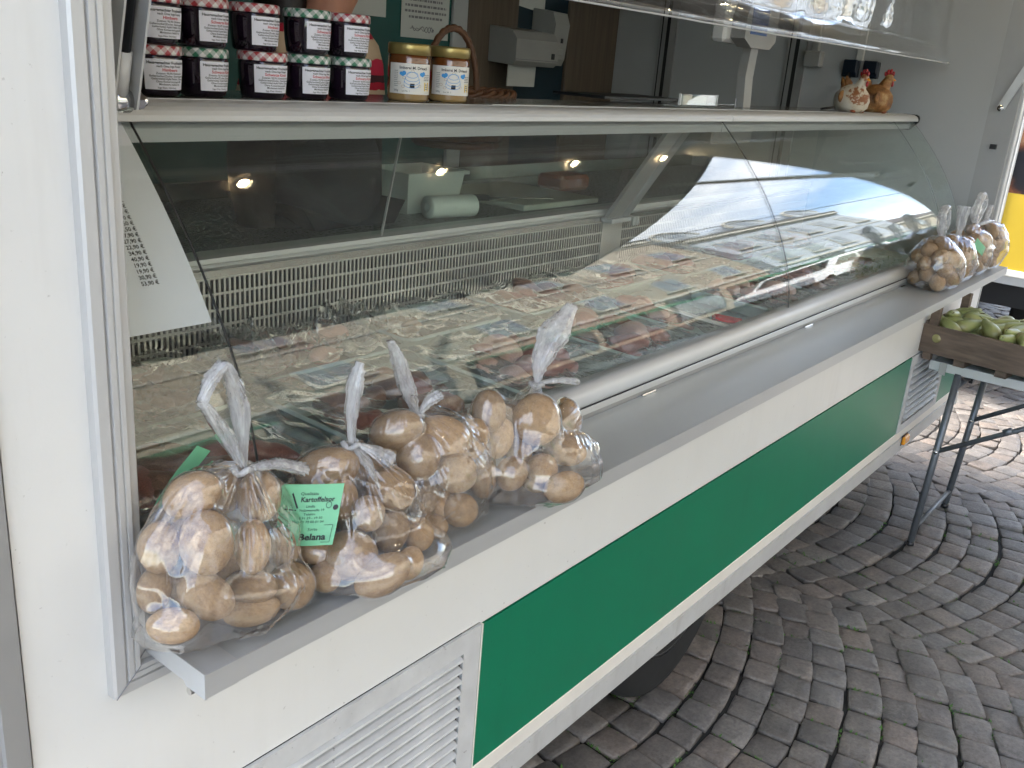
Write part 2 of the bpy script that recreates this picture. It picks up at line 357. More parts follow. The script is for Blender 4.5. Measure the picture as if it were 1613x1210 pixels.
    def xf(s, fn): s.v = [tuple(fn(p)) for p in s.v]; return s
    def mesh(s, name='m', smooth=False, mat=None, fix=True):
        me = bpy.data.meshes.new(name); me.from_pydata(s.v, [], s.f); me.validate()
        if fix:
            import bmesh
            bm = bmesh.new(); bm.from_mesh(me); bmesh.ops.recalc_face_normals(bm, faces=bm.faces); bm.to_mesh(me); bm.free()
        if smooth: me.polygons.foreach_set('use_smooth', [True]*len(me.polygons))
        if mat: me.materials.append(M[mat])
        me.update(); return me
def link(name, me, parent=None, loc=(0, 0, 0), rot=None, sca=None, inv=True):
    o = bpy.data.objects.new(name, me); col.objects.link(o); o.location = loc
    if rot is not None:
        if isinstance(rot, Quaternion): o.rotation_mode = 'QUATERNION'; o.rotation_quaternion = rot
        else: o.rotation_euler = rot
    if sca is not None: o.scale = sca
    if parent is not None:
        o.parent = parent
        if inv and parent.get('_base') is not None: o.matrix_parent_inverse = Matrix.Translation(-Vector(parent['_base']))
    return o
def obj(name, mb, mat, parent=None, smooth=False, **kw): return link(name, mb.mesh(name, smooth, mat), parent, **kw)
def tag(o, label, cat, group=None):
    o['label'] = label; o['category'] = cat
    if group: o['group'] = group
    return o
BASES = []
def thing(name, label, cat, base=(0, 0, 0), group=None):
    o = bpy.data.objects.new(name, None); col.objects.link(o); o.location = base; o.empty_display_size = .05
    o['_base'] = tuple(base); BASES.append(o); return tag(o, label, cat, group)
def struct(o): o['kind'] = 'structure'; return o
def copy_tree(o, parent=None, loc=None, rot=None, label=None, group=None):
    c = o.copy(); col.objects.link(c)
    if parent is not None: c.parent = parent
    if loc is not None: c.location = loc
    if rot is not None: c.rotation_euler = rot
    if label: c['label'] = label
    if group: c['group'] = group
    for ch in o.children: copy_tree(ch, c)
    return c
_tc = {}
def text(s, size, align='CENTER', bold=0.):
    k = (s, size, align, bold)
    if k not in _tc:
        cu = bpy.data.curves.new('t', 'FONT'); cu.body = s; cu.size = size; cu.align_x = align; cu.resolution_u = 2; cu.offset = bold*size
        o = bpy.data.objects.new('t', cu); me = bpy.data.meshes.new_from_object(o)
        vs = [tuple(v.co) for v in me.vertices]; fs = [tuple(p.vertices) for p in me.polygons]
        bpy.data.objects.remove(o); bpy.data.curves.remove(cu); bpy.data.meshes.remove(me); _tc[k] = (vs, fs)
    return _tc[k]
def put_text(mb, s, size, x, y, fn, align='CENTER', bold=0.):   # lays flat lettering on a surface given by fn(u, v)
    vs, fs = text(s, size, align, bold); mb.add([fn(x+v[0], y+v[1]) for v in vs], fs)
def bars(mb, x0, x1, y, h, fn, seed=0):                          # illegible line of small print
    rr = random.Random(seed); x = x0
    while x < x1:
        wd = rr.uniform(.6, 2.6)*h; e = min(x1, x+wd)
        mb.add([fn(x, y), fn(e, y), fn(e, y+h), fn(x, y+h)], [(0, 1, 2, 3)]); x = e+.5*h
def vnoise(seed, n=6):
    r = np.random.default_rng(seed); k = r.normal(size=(n, 3)); ph = r.uniform(0, 6.28, n)
    return lambda P, s: sum(np.sin(s*(P@k[i])+ph[i]) for i in range(n))/n

# ---------------------------------------------------------------- ground: cobbles laid in segmental arcs
gm = MB(); gm.add([(-60, -60, -.012), (120, -60, -.012), (120, 60, -.012), (-60, 60, -.012)], [(0, 1, 2, 3)])
ground = struct(obj('ground', gm, 'joint_soil')); ground['label'] = 'grey cobbled market square paved in curved rows'; 
COLS = [(-.85, .72, .3), (.55, .60, .4), (2.08, .97, .30), (3.775, .725, .20), (5.22, .72, .24), (6.66, .72, .22), (8.1, .72, .24), (9.54, .72, .22), (10.98, .72, .22), (12.4, .72, .22)]
stones = []
for cc, hw, rise in COLS:
    S = .108; yrow = 1.5
    ri = 0
    while yrow > -2.6:
        h = S*random.uniform(.94, 1.07); x = cc-hw+random.uniform(-.01, .01); n = max(4, int(round(2*hw/(S*random.uniform(.95, 1.15)))))
        xs = np.linspace(cc-hw-.025, cc+hw+.025, n+1); 
        fx = np.linspace(xs[0], xs[-1], 200); al = np.concatenate([[0], np.cumsum(np.hypot(np.diff(fx), np.diff(-rise*(1-((fx-cc)/hw)**2))))]); n = max(4, int(round(al[-1]/(S*random.uniform(1.0, 1.12)))))
        xs = np.interp(np.linspace(0, al[-1], n+1), al, fx); xs[1:-1] += rng.uniform(-.010, .010, n-1)
        f = lambda q: -rise*(1-((q-cc)/hw)**2)
        for i in range(n):
            a, b = xs[i], xs[i+1]; g = .0055
            sl_a = math.atan(2*rise*(a-cc)/hw**2); sl_b = math.atan(2*rise*(b-cc)/hw**2)
            ux = -math.sin(sl_a)*.0; 
            def pt(q, sl, up): return np.array([q-math.sin(sl)*(h-.0)*up*.75, yrow+f(q)+h*up*(1 if up else 0)])
            stones.append((pt(a, sl_a, 0), pt(b, sl_b, 0), pt(b, sl_b, 1), pt(a, sl_a, 1)))
        yrow -= h*1.0; ri += 1
FWD = np.array(CF); CPOS = np.array([0, -.9, 1.72])
def scr(P):
    d = np.asarray(P)-CPOS; z = d@FWD
    return (.5+(d@np.array(CR))/z*1498.9/1613, .5+(d@np.array(CD))/z*1498.9/1210, z) if z > .1 else (9, 9, 99)
def stone_mesh(mb, q, seed):
    r = random.Random(seed); c = sum(q)/4; q = [c+(p-c)*(1-.0050/max(.02, np.linalg.norm(p-c)))+np.array([r.uniform(-.004, .004), r.uniform(-.004, .004)]) for p in q]
    z0 = r.uniform(-.006, .004); tx, ty = r.uniform(-.05, .05), r.uniform(-.05, .05)
    N = 5; rings = []
    def ring(k, z, jit):
        pts = []
        for e in range(4):
            for s_ in range(3):
                a = q[e]*(1-s_/3)+q[(e+1) % 4]*(s_/3)
                if s_ == 0: a = a+(c-a)*.045
                a = c+(a-c)*k; pts.append((a[0]+r.uniform(-jit, jit), a[1]+r.uniform(-jit, jit), z+z0+tx*(a[0]-c[0])+ty*(a[1]-c[1])+r.uniform(-jit, jit)*.6))
        return pts
    R_ = [ring(1.0, -.05, 0), ring(1.0, -.009, .0012), ring(.978, -.0015, .001), ring(.93, .0005, .001), ring(.5, .0020, .0016)]
    vs = [p for k in R_ for p in k]+[(c[0], c[1], z0+.0025)]
    fs = [(i*12+k, i*12+(k+1) % 12, (i+1)*12+(k+1) % 12, (i+1)*12+k) for i in range(4) for k in range(12)]+[(48+k, 48+(k+1) % 12, 60) for k in range(12)]
    mb.add(vs, fs)
def tone_attr(me, vals):
    at = me.attributes.new('tone', 'FLOAT', 'FACE'); at.data.foreach_set('value', vals)
vis, rest = [], []
for i, q in enumerate(stones):
    c = sum(q)/4; sx, sy, z = scr((c[0], c[1], 0))
    inview = -.02 < sx < 1.03 and -.02 < sy < 1.04 and z < 30
    hid = c[1] > .75 and c[0] < 5.2
    if inview and not hid and c[0] > 1.6: vis.append((z, i))
    elif z < 40 or True: rest.append(i)
vis.sort(); near = [i for _, i in vis[:300]]; rest += [i for _, i in vis[300:]]
for i in near:
    mb = MB(); stone_mesh(mb, stones[i], i); me = mb.mesh('cobblestone', True, 'cobble_stone', fix=False)
    tone_attr(me, [random.Random(i*7+1).random()]*len(me.polygons)); link('cobblestone', me, ground)
mb = MB(); tv = []
for i in rest:
    k = len(mb.f); stone_mesh(mb, stones[i], i); tv += [random.Random(i*7+1).random()]*(len(mb.f)-k)
me = mb.mesh('far_cobbles', True, 'cobble_stone', fix=False); tone_attr(me, tv[:len(me.polygons)]); o = link('far_cobbles', me, ground); o['kind'] = 'stuff'
# moss in the joints
mb = MB(); rr = random.Random(3)
for i in near+rest[-300:]:
    for e in range(4):
        if rr.random() < .24:
            a = stones[i][e]; b = stones[i][(e+1) % 4]
            for k in range(rr.randint(6, 22)):
                t_ = min(1, max(0, rr.gauss(.5, .22))); p = a*(1-t_)+b*t_+np.array([rr.gauss(0, .005), rr.gauss(0, .005)]); an = rr.uniform(0, 6.28); L = rr.uniform(.003, .010)
                z = rr.uniform(-.012, -.001)
                mb.add([(p[0]-L*.5*math.sin(an), p[1]+L*.5*math.cos(an), z), (p[0]+L*.5*math.sin(an), p[1]-L*.5*math.cos(an), z), (p[0]+L*math.cos(an), p[1]+L*math.sin(an), z+L*rr.uniform(.2, 1.1))], [(0, 1, 2)])
o = obj('moss', mb, 'moss'); o['kind'] = 'stuff'; o['label'] = 'small green moss tufts in the cobble joints'; o['category'] = 'moss'

# ---------------------------------------------------------------- the sales trailer
TR = thing('market_trailer', 'white market sales trailer with green lower panel and open counter window', 'trailer', (2.4, .9, 0))
T = lambda n, mb, mat, smooth=False, parent=TR: obj(n, mb, mat, parent, smooth)
XL, XR, ZF, ZT = .378, 4.62, .40, 2.75      # panel edges
FO = dict(x0=.468, x1=4.50, z=.987)         # outer line of the window frame
# facade panels (front faces at y = 0)
T('wall_panel', MB().box(XL, FO['x0']+.01, 0, .04, ZF+.045, ZT), 'white_paint')
T('wall_panel', MB().box(FO['x0']+.01, 1.159, 0, .04, .768, FO['z']+.01).box(1.159, XR, 0, .04, .764, FO['z']+.01), 'white_paint')
T('wall_panel', MB().box(FO['x1']-.01, XR, 0, .04, FO['z']+.01, ZT), 'white_paint')
T('header_panel', MB().box(XL, XR, -.002, .05, ZT, 2.95), 'white_paint')
T('corner_profile', MB().prism([(XL-.004, -.006), (XL-.03, -.008), (XL-.032, -.003), (XL-.075, 0), (XL-.10, .012), (XL-.12, .045), (XL-.12, .09), (XL-.004, .09)], .36, 2.95, 'z'), 'grey_profile')
T('corner_profile', MB().prism([(XR+.002, -.004), (XR+.03, .0), (XR+.05, .02), (XR+.055, .06), (XR+.002, .06)], .36, 2.95, 'z'), 'alu_light')
gp = T('green_panel', MB().box(1.163, 3.70, -.003, .04, .447, .761), 'green_panel')
T('edge_strip', MB().box(1.159, 1.163, -.005, .04, .447, .764), 'white_strip', parent=gp)
T('green_panel', MB().box(4.24, 4.50, -.003, .04, .447, .761), 'green_panel')
T('wall_panel', MB().box(4.503, XR, 0, .04, .447, .764), 'white_paint')
T('base_strip', MB().box(.30, XR, -.004, .05, .408, .4465, .002), 'white_strip')
T('skirt_rail', MB().prism([(-.008, .408), (-.008, .352), (-.002, .346), (.06, .346), (.06, .408)], .28, XR+.03), 'skirt')
# ventilation grilles
def vent(x0, x1, z0, z1, n, side):
    v = T('vent_grille', MB().box(x0, x1, -.006, .0, z1-.04, z1).box(x0, x1, -.006, 0, z0, z0+.03).box(x0, x0+.035, -.006, 0, z0+.03, z1-.04).box(x1-.045, x1, -.006, 0, z0+.03, z1-.04).box(x0+.03, x1-.04, .028, .032, z0+.02, z1-.03), 'vent_white')
    v2 = T('vent_recess', MB().box(x0+.02, x1-.02, .022, .027, z0+.02, z1-.02), 'vent_dark', parent=v)
    h = (z1-z0-.07)/n; a, b = x0+.044, x1-.052
    prof = [(.016, .003), (.004, .010), (-.006, .30*h+.004), (-.013, .62*h), (-.012, .80*h), (-.004, .95*h), (.012, 1.06*h), (.020, 1.02*h), (.006, .8*h), (-.002, .5*h), (.010, .2*h)]
    sm = MB().prism(prof, a, b).mesh('slat', False, 'vent_white')
    for k in range(n): link('slat', sm, v, loc=(0, 0, z0+.03+k*h))
    return v
vent(.44, 1.156, .447, .766, 11, 0)
vent(3.703, 4.237, .447, .763, 8, 1)
# amber side marker
am = T('side_marker', MB().box(3.795, 3.86, -.022, -.008, .378, .412, .004), 'amber'); T('lamp_base', MB().box(3.79, 3.865, -.0095, -.0075, .374, .416), 'plastic_dark', parent=am)
# mitred window frame
SEC = [(0, 0), (0, -.013), (.003, -.016), (.0145, -.0165), (.0155, -.013), (.0175, -.013), (.0185, -.0175), (.0245, -.0175), (.0252, -.0155), (.0265, -.0155), (.0272, -.0175), (.0325, -.0175), (.0335, -.009), (.046, -.008), (.048, -.006), (.048, .10), (.0, .10)]
def frame_run(axis, fixed, a, b, sgn):
    mb = MB(); n = len(SEC); vs = []
    for (w_, y) in SEC: vs.append((fixed+sgn*w_, y, FO['z']+w_) if axis == 'z' else (FO['x0']+w_, y, fixed+w_))
    for (w_, y) in SEC: vs.append((fixed+sgn*w_, y, b) if axis == 'z' else (FO['x1']-w_, y, fixed+w_))
    return mb.add(vs, [(i, (i+1) % n, n+(i+1) % n, n+i) for i in range(n)]+[tuple(range(n)), tuple(range(2*n-1, n-1, -1))])
T('window_frame', frame_run('z', FO['x0'], 0, ZT, 1), 'frame_alu')
T('window_frame', frame_run('z', FO['x1'], 0, ZT, -1), 'grey_profile')
T('window_sill', frame_run('x', FO['z'], 0, 0, 1), 'frame_alu')
T('miter_seam', MB().tube([(FO['x0']+.001, -.0172, FO['z']+.001), (FO['x0']+.033, -.0182, FO['z']+.033)], .0007, 5).tube([(FO['x0']+.033, -.010, FO['z']+.033), (FO['x0']+.048, -.0085, FO['z']+.048)], .0007, 5), 'ink_grey')
T('latch_plate', MB().box(4.435, 4.4515, .035, .06, 1.515, 1.535), 'plastic_dark')
# flap, struts
fl = T('roof_flap', MB().box(.30, 4.86, -1.78, -.0035, 2.76, 2.80), 'ceiling')
T('flap_rim', MB().box(.29, 4.87, -1.80, -1.781, 2.74, 2.81).box(4.861, 4.88, -1.78, -.02, 2.74, 2.81).box(.28, .299, -1.78, -.02, 2.74, 2.81), 'leg_grey', parent=fl)
def bar(mb, P0, P1, w, t, up=(1, 0, 0)):     # flat bar between two points: width w across, t along 'up'
    P0, P1 = np.array(P0, float), np.array(P1, float); d = (P1-P0)/np.linalg.norm(P1-P0); u = np.array(up, float); u -= d*(u@d); u /= np.linalg.norm(u); n = np.cross(d, u)
    vs = [p+sx*u*t/2+sy*n*w/2 for p in (P0, P1) for sx, sy in ((-1, -1), (1, -1), (1, 1), (-1, 1))]
    return mb.add(vs, [(0, 1, 2, 3), (4, 7, 6, 5), (0, 4, 5, 1), (1, 5, 6, 2), (2, 6, 7, 3), (3, 7, 4, 0)])
A0, A1 = np.array([.572, .088, 1.640]), np.array([.572, -.235, 2.72])
st = T('flap_strut', bar(bar(bar(MB(), A0+(.0135, 0, 0), A1+(.0135, 0, 0), .030, .0025), A0+(-.0135, 0, 0), A1+(-.0135, 0, 0), .030, .0025), A0+(0, .015, .012), A1+(0, .015, .012), .003, .025), 'alu_light')
dd = (A1-A0)/np.linalg.norm(A1-A0)
T('gas_spring', MB().tube([A0+dd*.055, A0+dd*.60], .0065, 12), 'plastic_dark', True, st)
T('spring_end', MB().tube([A0+dd*.0, A0+dd*.058], .0085, 14), 'alu_light', True, st)
T('pivot_nut', MB().tube([A0+(.015, 0, .004), A0+(.026, 0, .004)], .010, 6).ball(A0+np.array([.028, 0, .004]), .0068), 'chrome', False, st)
T('washer', MB().tube([A0+(-.0115, 0, .004), A0+(.0115, 0, .004)], .0125, 18), 'chrome', True, st)
B0, B1 = np.array([4.43, .050, 1.68]), np.array([4.43, -.36, 2.72])
st = T('flap_strut', bar(MB(), B0, B1, .032, .010), 'alu'); T('pivot_nut', MB().tube([B0+(-.014, 0, 0), B0+(-.004, 0, 0)], .012, 14), 'chrome', True, st)
# interior shell
T('floor', MB().box(.30, 4.60, .06, 2.05, .42, .46), 'plastic_dark')
T('ceiling', MB().box(.30, 4.60, .05, 2.05, 2.70, 2.74), 'ceiling')
T('side_wall', MB().box(4.452, 4.56, .10, 2.02, .46, 2.70), 'wall_grey')
T('side_wall', MB().box(.30, .44, .05, 2.02, .46, 2.70), 'wall_white')
T('back_wall', MB().box(.30, 4.60, 1.975, 2.05, .46, 2.70), 'teal_wall')
T('dark_panel', MB().box(3.60, 4.02, 1.968, 1.9745, .46, 2.70), 'navy_wall')
T('wood_panel', MB().box(3.27, 3.615, 1.955, 1.9745, .46, 2.70, .002), 'wood_panel')
T('wood_panel', MB().box(4.01, 4.445, 1.95, 1.9745, .46, 2.70, .002), 'wood_panel')
T('door_trim', MB().box(3.18, 3.27, 1.955, 1.9745, .46, 2.70, .003), 'wall_grey')
for yy in (.97, 1.655):
    sm = T('wall_profile', MB().box(4.442, 4.4515, yy-.05, yy+.05, .46, 2.70), 'grey_profile')
    T('profile_groove', MB().box(4.4405, 4.4418, yy-.012, yy+.006, .46, 2.70).box(4.4405, 4.4418, yy+.028, yy+.034, .46, 2.70), 'vent_dark', parent=sm)
T('rear_light_block', MB().box(.3, 4.6, 2.0, 2.03, .03, .42), 'plastic_dark')  # unseen panel added to keep light from behind off the ground below
T('chassis', MB().box(.5, 4.4, .43, .50, .26, .345).box(.5, 4.4, 1.7, 1.78, .26, .345).box(.4, 4.5, .02, 2.0, .346, .40), 'plastic_dark')
for wx in (2.20,):
    wt = T('wheel', MB().lathe([(.10, -.09), (.27, -.095), (.31, -.08), (.325, -.05), (.325, .05), (.31, .08), (.27, .095), (.10, .09)], 36).xf(lambda p: (wx+p[0], .205+p[2], .325+p[1])), 'tyre', True)
    T('rim', MB().lathe([(.02, -.07), (.12, -.075), (.17, -.05), (.18, -.093), (.19, -.093), (.19, .05), (.02, .05)], 30).xf(lambda p: (wx+p[0], .205+p[2], .325+p[1])), 'plastic_dark', True, parent=wt)
    T('mudguard', MB().box(wx-.42, wx+.42, .08, .30, .66, .70), 'plastic_dark')
# fold-out shelf on the window sill
sh = T('shelf', MB().prism([(-.122, 1.0525), (-.1235, 1.050), (-.1235, 1.026), (-.118, 1.026), (-.118, 1.040), (.046, 1.040), (.046, 1.0525)], .532, 4.40), 'alu_shelf')
T('shelf_lip', MB().box(.532, 4.40, -.1255, -.1240, 1.024, 1.0538), 'alu', parent=sh)
T('end_cap', MB().prism([(-.1262, 1.0555), (-.1262, 1.0225), (-.09, 1.0225), (-.085, 1.028), (.046, 1.030), (.046, 1.0555)], .5125, .5155).prism([(-.1262, 1.0545), (-.1262, 1.0235), (-.1257, 1.0235), (-.1257, 1.0539), (.046, 1.0539), (.046, 1.0545)], .5155, .556), 'alu', parent=sh)
T('bracket', MB().box(.520, .534, -.104, -.086, 1.012, 1.026, .002).tube([(.5125, -.095, 1.018), (.529, -.095, 1.018)], .005, 10), 'chrome', parent=sh)
for hx in (.9, 1.72, 2.62, 3.5):
    T('hinge', MB().box(hx, hx+.05, .036, .0455, 1.0526, 1.0555).tube([(hx-.003, .041, 1.0555), (hx+.053, .041, 1.0555)], .0022, 8), 'chrome', parent=sh)

# ---------------------------------------------------------------- glass display counter
DC = thing('display_counter', 'long refrigerated display counter with curved glass front and steel grille', 'counter', (2.4, .4, 1.0))
D = lambda n, mb, mat, smooth=False, parent=DC: obj(n, mb, mat, parent, smooth)
PC = (-0.24478844, 1.99483126, -3.45423849, 1.77576017)
gy = lambda z: ((PC[0]*z+PC[1])*z+PC[2])*z+PC[3]
GZ = np.linspace(1.118, 1.603, 29)
def pane(name, x0, x1, th=.006):
    nx = max(2, int((x1-x0)/.06)); out, inn = [], []
    xs = np.linspace(x0, x1, nx)
    for z in GZ:
        s_ = (gy(z+.001)-gy(z-.001))/.002; n_ = np.array([1, -s_])/math.hypot(1, s_)
        out.append([(x, gy(z), z) for x in xs]); inn.append([(x, gy(z)+th*n_[0], z+th*n_[1]) for x in xs])
    mb = MB().grid(out); o = len(mb.v); mb.grid([r[::-1] for r in inn])
    for j in (0, nx-1): mb.grid([[o_[j], i_[j]] for o_, i_ in zip(out, inn)])     # ground edges keep their own normals
    for i in (0, -1): mb.grid([out[i], inn[i]])
    me = mb.mesh(name, True, 'display_glass', fix=False)
    g = link(name, me, DC)
    return g
def edge_line(x, parent, t=.0017):
    D('edge_seal', MB().tube([(x, gy(z)+.0035, z+.001) for z in GZ], t, 6), 'dark_rubber', True, parent)
for (a, b) in ((.517, .7380), (.7420, 2.5380), (2.5420, 4.0565), (4.0595, 4.315)):
    g = pane('glass_pane', a, b)
    if b < 3: edge_line(b+.002, g)
    else: edge_line(b+.0015, g, .0009)
ep = [(gy(z)+.008, z) for z in GZ]+[(.75, 1.60), (.75, 1.05), (.10, 1.05)]
D('end_glass', MB().prism(ep, 4.317, 4.323), 'flat_glass')
# lower rail under the glass
D('front_rail', MB().prism([(.062, 1.1185), (.052, 1.118), (.044, 1.113), (.0405, 1.104), (.040, 1.092), (.043, 1.083), (.048, 1.0805), (.09, 1.0805), (.09, 1.1185)], .517, 4.33), 'alu_light', True)
D('rail_groove', MB().box(.517, 4.33, .0450, .0800, 1.0775, 1.0804), 'vent_dark')
D('lower_strip', MB().box(.517, 4.33, .0435, .0800, 1.0635, 1.0774, .001), 'alu')
D('lower_strip', MB().box(.517, 4.33, .0475, .0800, 1.0400, 1.0620, .001), 'grey_profile')
# upper rail
for (a, b) in ((.517, 2.575), (2.578, 4.335)):
    D('top_rail', MB().prism([(.352, 1.5965), (.338, 1.5970), (.3365, 1.5985), (.3375, 1.606), (.341, 1.6125), (.347, 1.6175), (.357, 1.6215), (.372, 1.6235), (.40, 1.6235), (.40, 1.5965)], a, b), 'alu_light')
    D('light_rail', MB().prism([(.370, 1.5955), (.366, 1.585), (.368, 1.566), (.40, 1.562), (.43, 1.575), (.43, 1.5955)], a, b), 'alu')
D('rail_cap', MB().prism([(.335, 1.595), (.3335, 1.610), (.338, 1.620), (.348, 1.6245), (.41, 1.6245), (.41, 1.560), (.366, 1.560)], 4.336, 4.345), 'plastic_dark')
tp = D('counter_plate', MB().box(.517, 4.335, .4005, .66, 1.610, 1.6225, .001), 'counter_plate')
D('plate_edge', MB().box(.517, 4.335, .402, .406, 1.6226, 1.6245).box(1.62, 4.335, .43, .434, 1.6226, 1.6240), 'alu', parent=tp)
# well
D('deck', MB().prism([(.09, 1.034), (.09, 1.041), (.75, 1.059), (.75, 1.050)], .52, 4.315), 'tray_plastic')
gb = MB(); x0, x1 = .53, 4.31; zb = [1.074, 1.108, 1.142, 1.176, 1.210, 1.244]
for z in zb: gb.box(x0, x1, .748, .752, z-.0025, z+.0025)
xx = x0
segs = [(.53, 2.60), (2.72, 4.31)]
for a, b in segs:
    xx = a
    while xx < b: gb.box(xx, xx+.0050, .7485, .7515, 1.0765, 1.2415); xx += .0125
gb.box(2.60, 2.72, .747, .753, 1.060, 1.2465)
gr = D('air_grille', gb, 'steel_grille')
D('grille_back', MB().box(.53, 4.31, .765, .77, 1.05, 1.25), 'vent_dark', parent=gr)
D('grille_cap', MB().prism([(.744, 1.2466), (.744, 1.262), (.80, 1.275), (.80, 1.2466)], .53, 4.31), 'steel')
D('rear_sill', MB().prism([(.742, 1.2625), (.738, 1.270), (.740, 1.288), (.78, 1.296), (.79, 1.28), (.79, 1.276)], .53, 4.31), 'alu')
D('rear_sill_trim', MB().box(.53, 4.31, .7345, .7378, 1.274, 1.278), 'alu_light')
wt = D('worktop', MB().box(.45, 4.31, .792, 1.36, 1.262, 1.292, .002), 'granite')
D('backsplash', MB().box(.45, 4.31, 1.355, 1.375, 1.2925, 1.34, .001), 'steel')
rg = lambda a, b, o_: MB().prism([(.752+o_, 1.289), (.690+o_, 1.560), (.695+o_, 1.560), (.757+o_, 1.289)], a, b)
for i, (a, b) in enumerate(((.53, 1.62), (1.60, 2.66), (2.70, 4.31))): D('rear_pane', rg(a, b, .008*(i % 2)), 'rear_glass')
D('pane_edge', bar(MB(), (1.621, .7525, 1.289), (1.621, .6925, 1.56), .006, .003), 'alu_light')
sp = D('support_post', bar(MB(), (2.655, .742, 1.250), (2.585, .50, 1.575), .012, .120), 'alu')
for k in range(4): D('post_rib', bar(MB(), (2.700+.006*k*1.6-.02, .732, 1.252), (2.630+.006*k*1.6-.02, .492, 1.575), .014, .0022), 'alu_light', parent=sp)
D('post_foot', MB().box(2.58, 2.725, .70, .7435, 1.2470, 1.2615, .002).box(2.695, 2.712, .692, .7, 1.235, 1.262).box(2.715, 2.732, .692, .7, 1.235, 1.262), 'alu_light', parent=sp)
D('post_screw', MB().tube([(2.62, .735, 1.28), (2.62, .722, 1.275)], .004, 10), 'plastic_dark', parent=sp)
D('cross_rail', MB().tube([(.53, .66, 1.535), (4.31, .66, 1.535)], .004, 8), 'alu')

# price list taped inside the left pane
L_ = np.array([(gy(z)+.0085, z) for z in np.linspace(1.612, 1.12, 200)]); SL = np.concatenate([[0], np.cumsum(np.hypot(*np.diff(L_, axis=0).T))])
def on_glass(u, v, off=0.): return (u, np.interp(v, SL, L_[:, 0])-off, np.interp(v, SL, L_[:, 1])-off*.6)
v0, v1 = float(np.interp(-1.597, -L_[:, 1], SL)), float(np.interp(-1.356, -L_[:, 1], SL))
PL = thing('price_list', 'white paper price list taped inside the left curved pane', 'price list', on_glass(.62, v1))
th = .0006
g1 = [[on_glass(u, v) for u in np.linspace(.519, .729-.0*v, 8)] for v in np.linspace(v0, v1, 24)]
mb = MB().grid(g1); mb.grid([[np.array(p)+(0, .0006, 0) for p in r] for r in g1]); obj('sheet', mb, 'paper', PL, True)
mb = MB(); pr = '9,90 20,90 19,90 7,90 13,90 18,90 30,90 30,90 19,90 23,90 36,90 38,50 26,50 7,90 27,90 22,90 34,90 40,90 19,90 19,90 30,90 53,90'.split()
for k, s_ in enumerate(pr):
    v = v0+.070+k*(v1-v0-.125)/len(pr); put_text(mb, s_+' \u20ac',   .0080, .676, 0, lambda a, b: on_glass(a, v-b, .0009), 'RIGHT', .02)
obj('prices', mb, 'ink', PL)
obj('film_sleeve', MB().grid([[on_glass(u, v, -.0014) for u in np.linspace(.519, .738, 8)] for v in np.linspace(v1-.004, v1+.012, 4)]), 'cling_film', PL, True)

# ---------------------------------------------------------------- trays of meat
def zdeck(y): return 1.042+.018*(y-.09)/.66
lump = []
for k in range(6):
    mb = MB().ball((0, 0, 0), (1, .62, .40), 22, 14); nz = vnoise(k+50, 8); P = np.array(mb.v); d = 1+.38*nz(P, 2.2)+.20*nz(P, 5.)+.10*nz(P, 11.); mb.v = [tuple(p) for p in P*d[:, None]]
    lump.append(mb)
lump_me = {}
def lumpm(k, mat):
    if (k, mat) not in lump_me: lump_me[(k, mat)] = lump[k].mesh('meat_piece', True, mat)
    return lump_me[(k, mat)]
sausage = MB().tube([(-.9+.2*i, .12*math.sin(.3*i+.6), .02*math.sin(i)) for i in range(10)], [.10, .2, .22, .22, .22, .22, .22, .22, .2, .10], 10)
chop = MB().prism([(-1, -.3), (-.8, -.7), (-.2, -.8), (.5, -.6), (1, -.1), (.9, .5), (.3, .8), (-.4, .7), (-.9, .35)], -.08, .08, 'z')
lump_me['sausage'] = None
def film_sheet(x0, x1, y0, y1, zf, seed, amp=.006, sag=.008):
    r = np.random.default_rng(seed); nx, ny = 44, 38; X, Y = np.meshgrid(np.linspace(x0, x1, nx), np.linspace(y0, y1, ny))
    nz = vnoise(seed, 9); P = np.stack([X, Y, 0*X], -1).reshape(-1, 3)
    h = amp*(2.2*(1-np.abs(nz(P, 22.))*2.2).clip(0)**3+1.0*(1-np.abs(nz(P[:, ::-1]+3, 45.))*2.2).clip(0)**3-.6).reshape(X.shape)
    e = np.minimum(np.minimum((X-x0), (x1-X))/(x1-x0), np.minimum(Y-y0, y1-Y)/(y1-y0))*2
    return MB().grid(np.stack([X+.004*nz(P, 40.).reshape(X.shape), Y, zf(Y)+h-sag*np.sin(np.clip(e, 0, 1)*math.pi/2)], -1))
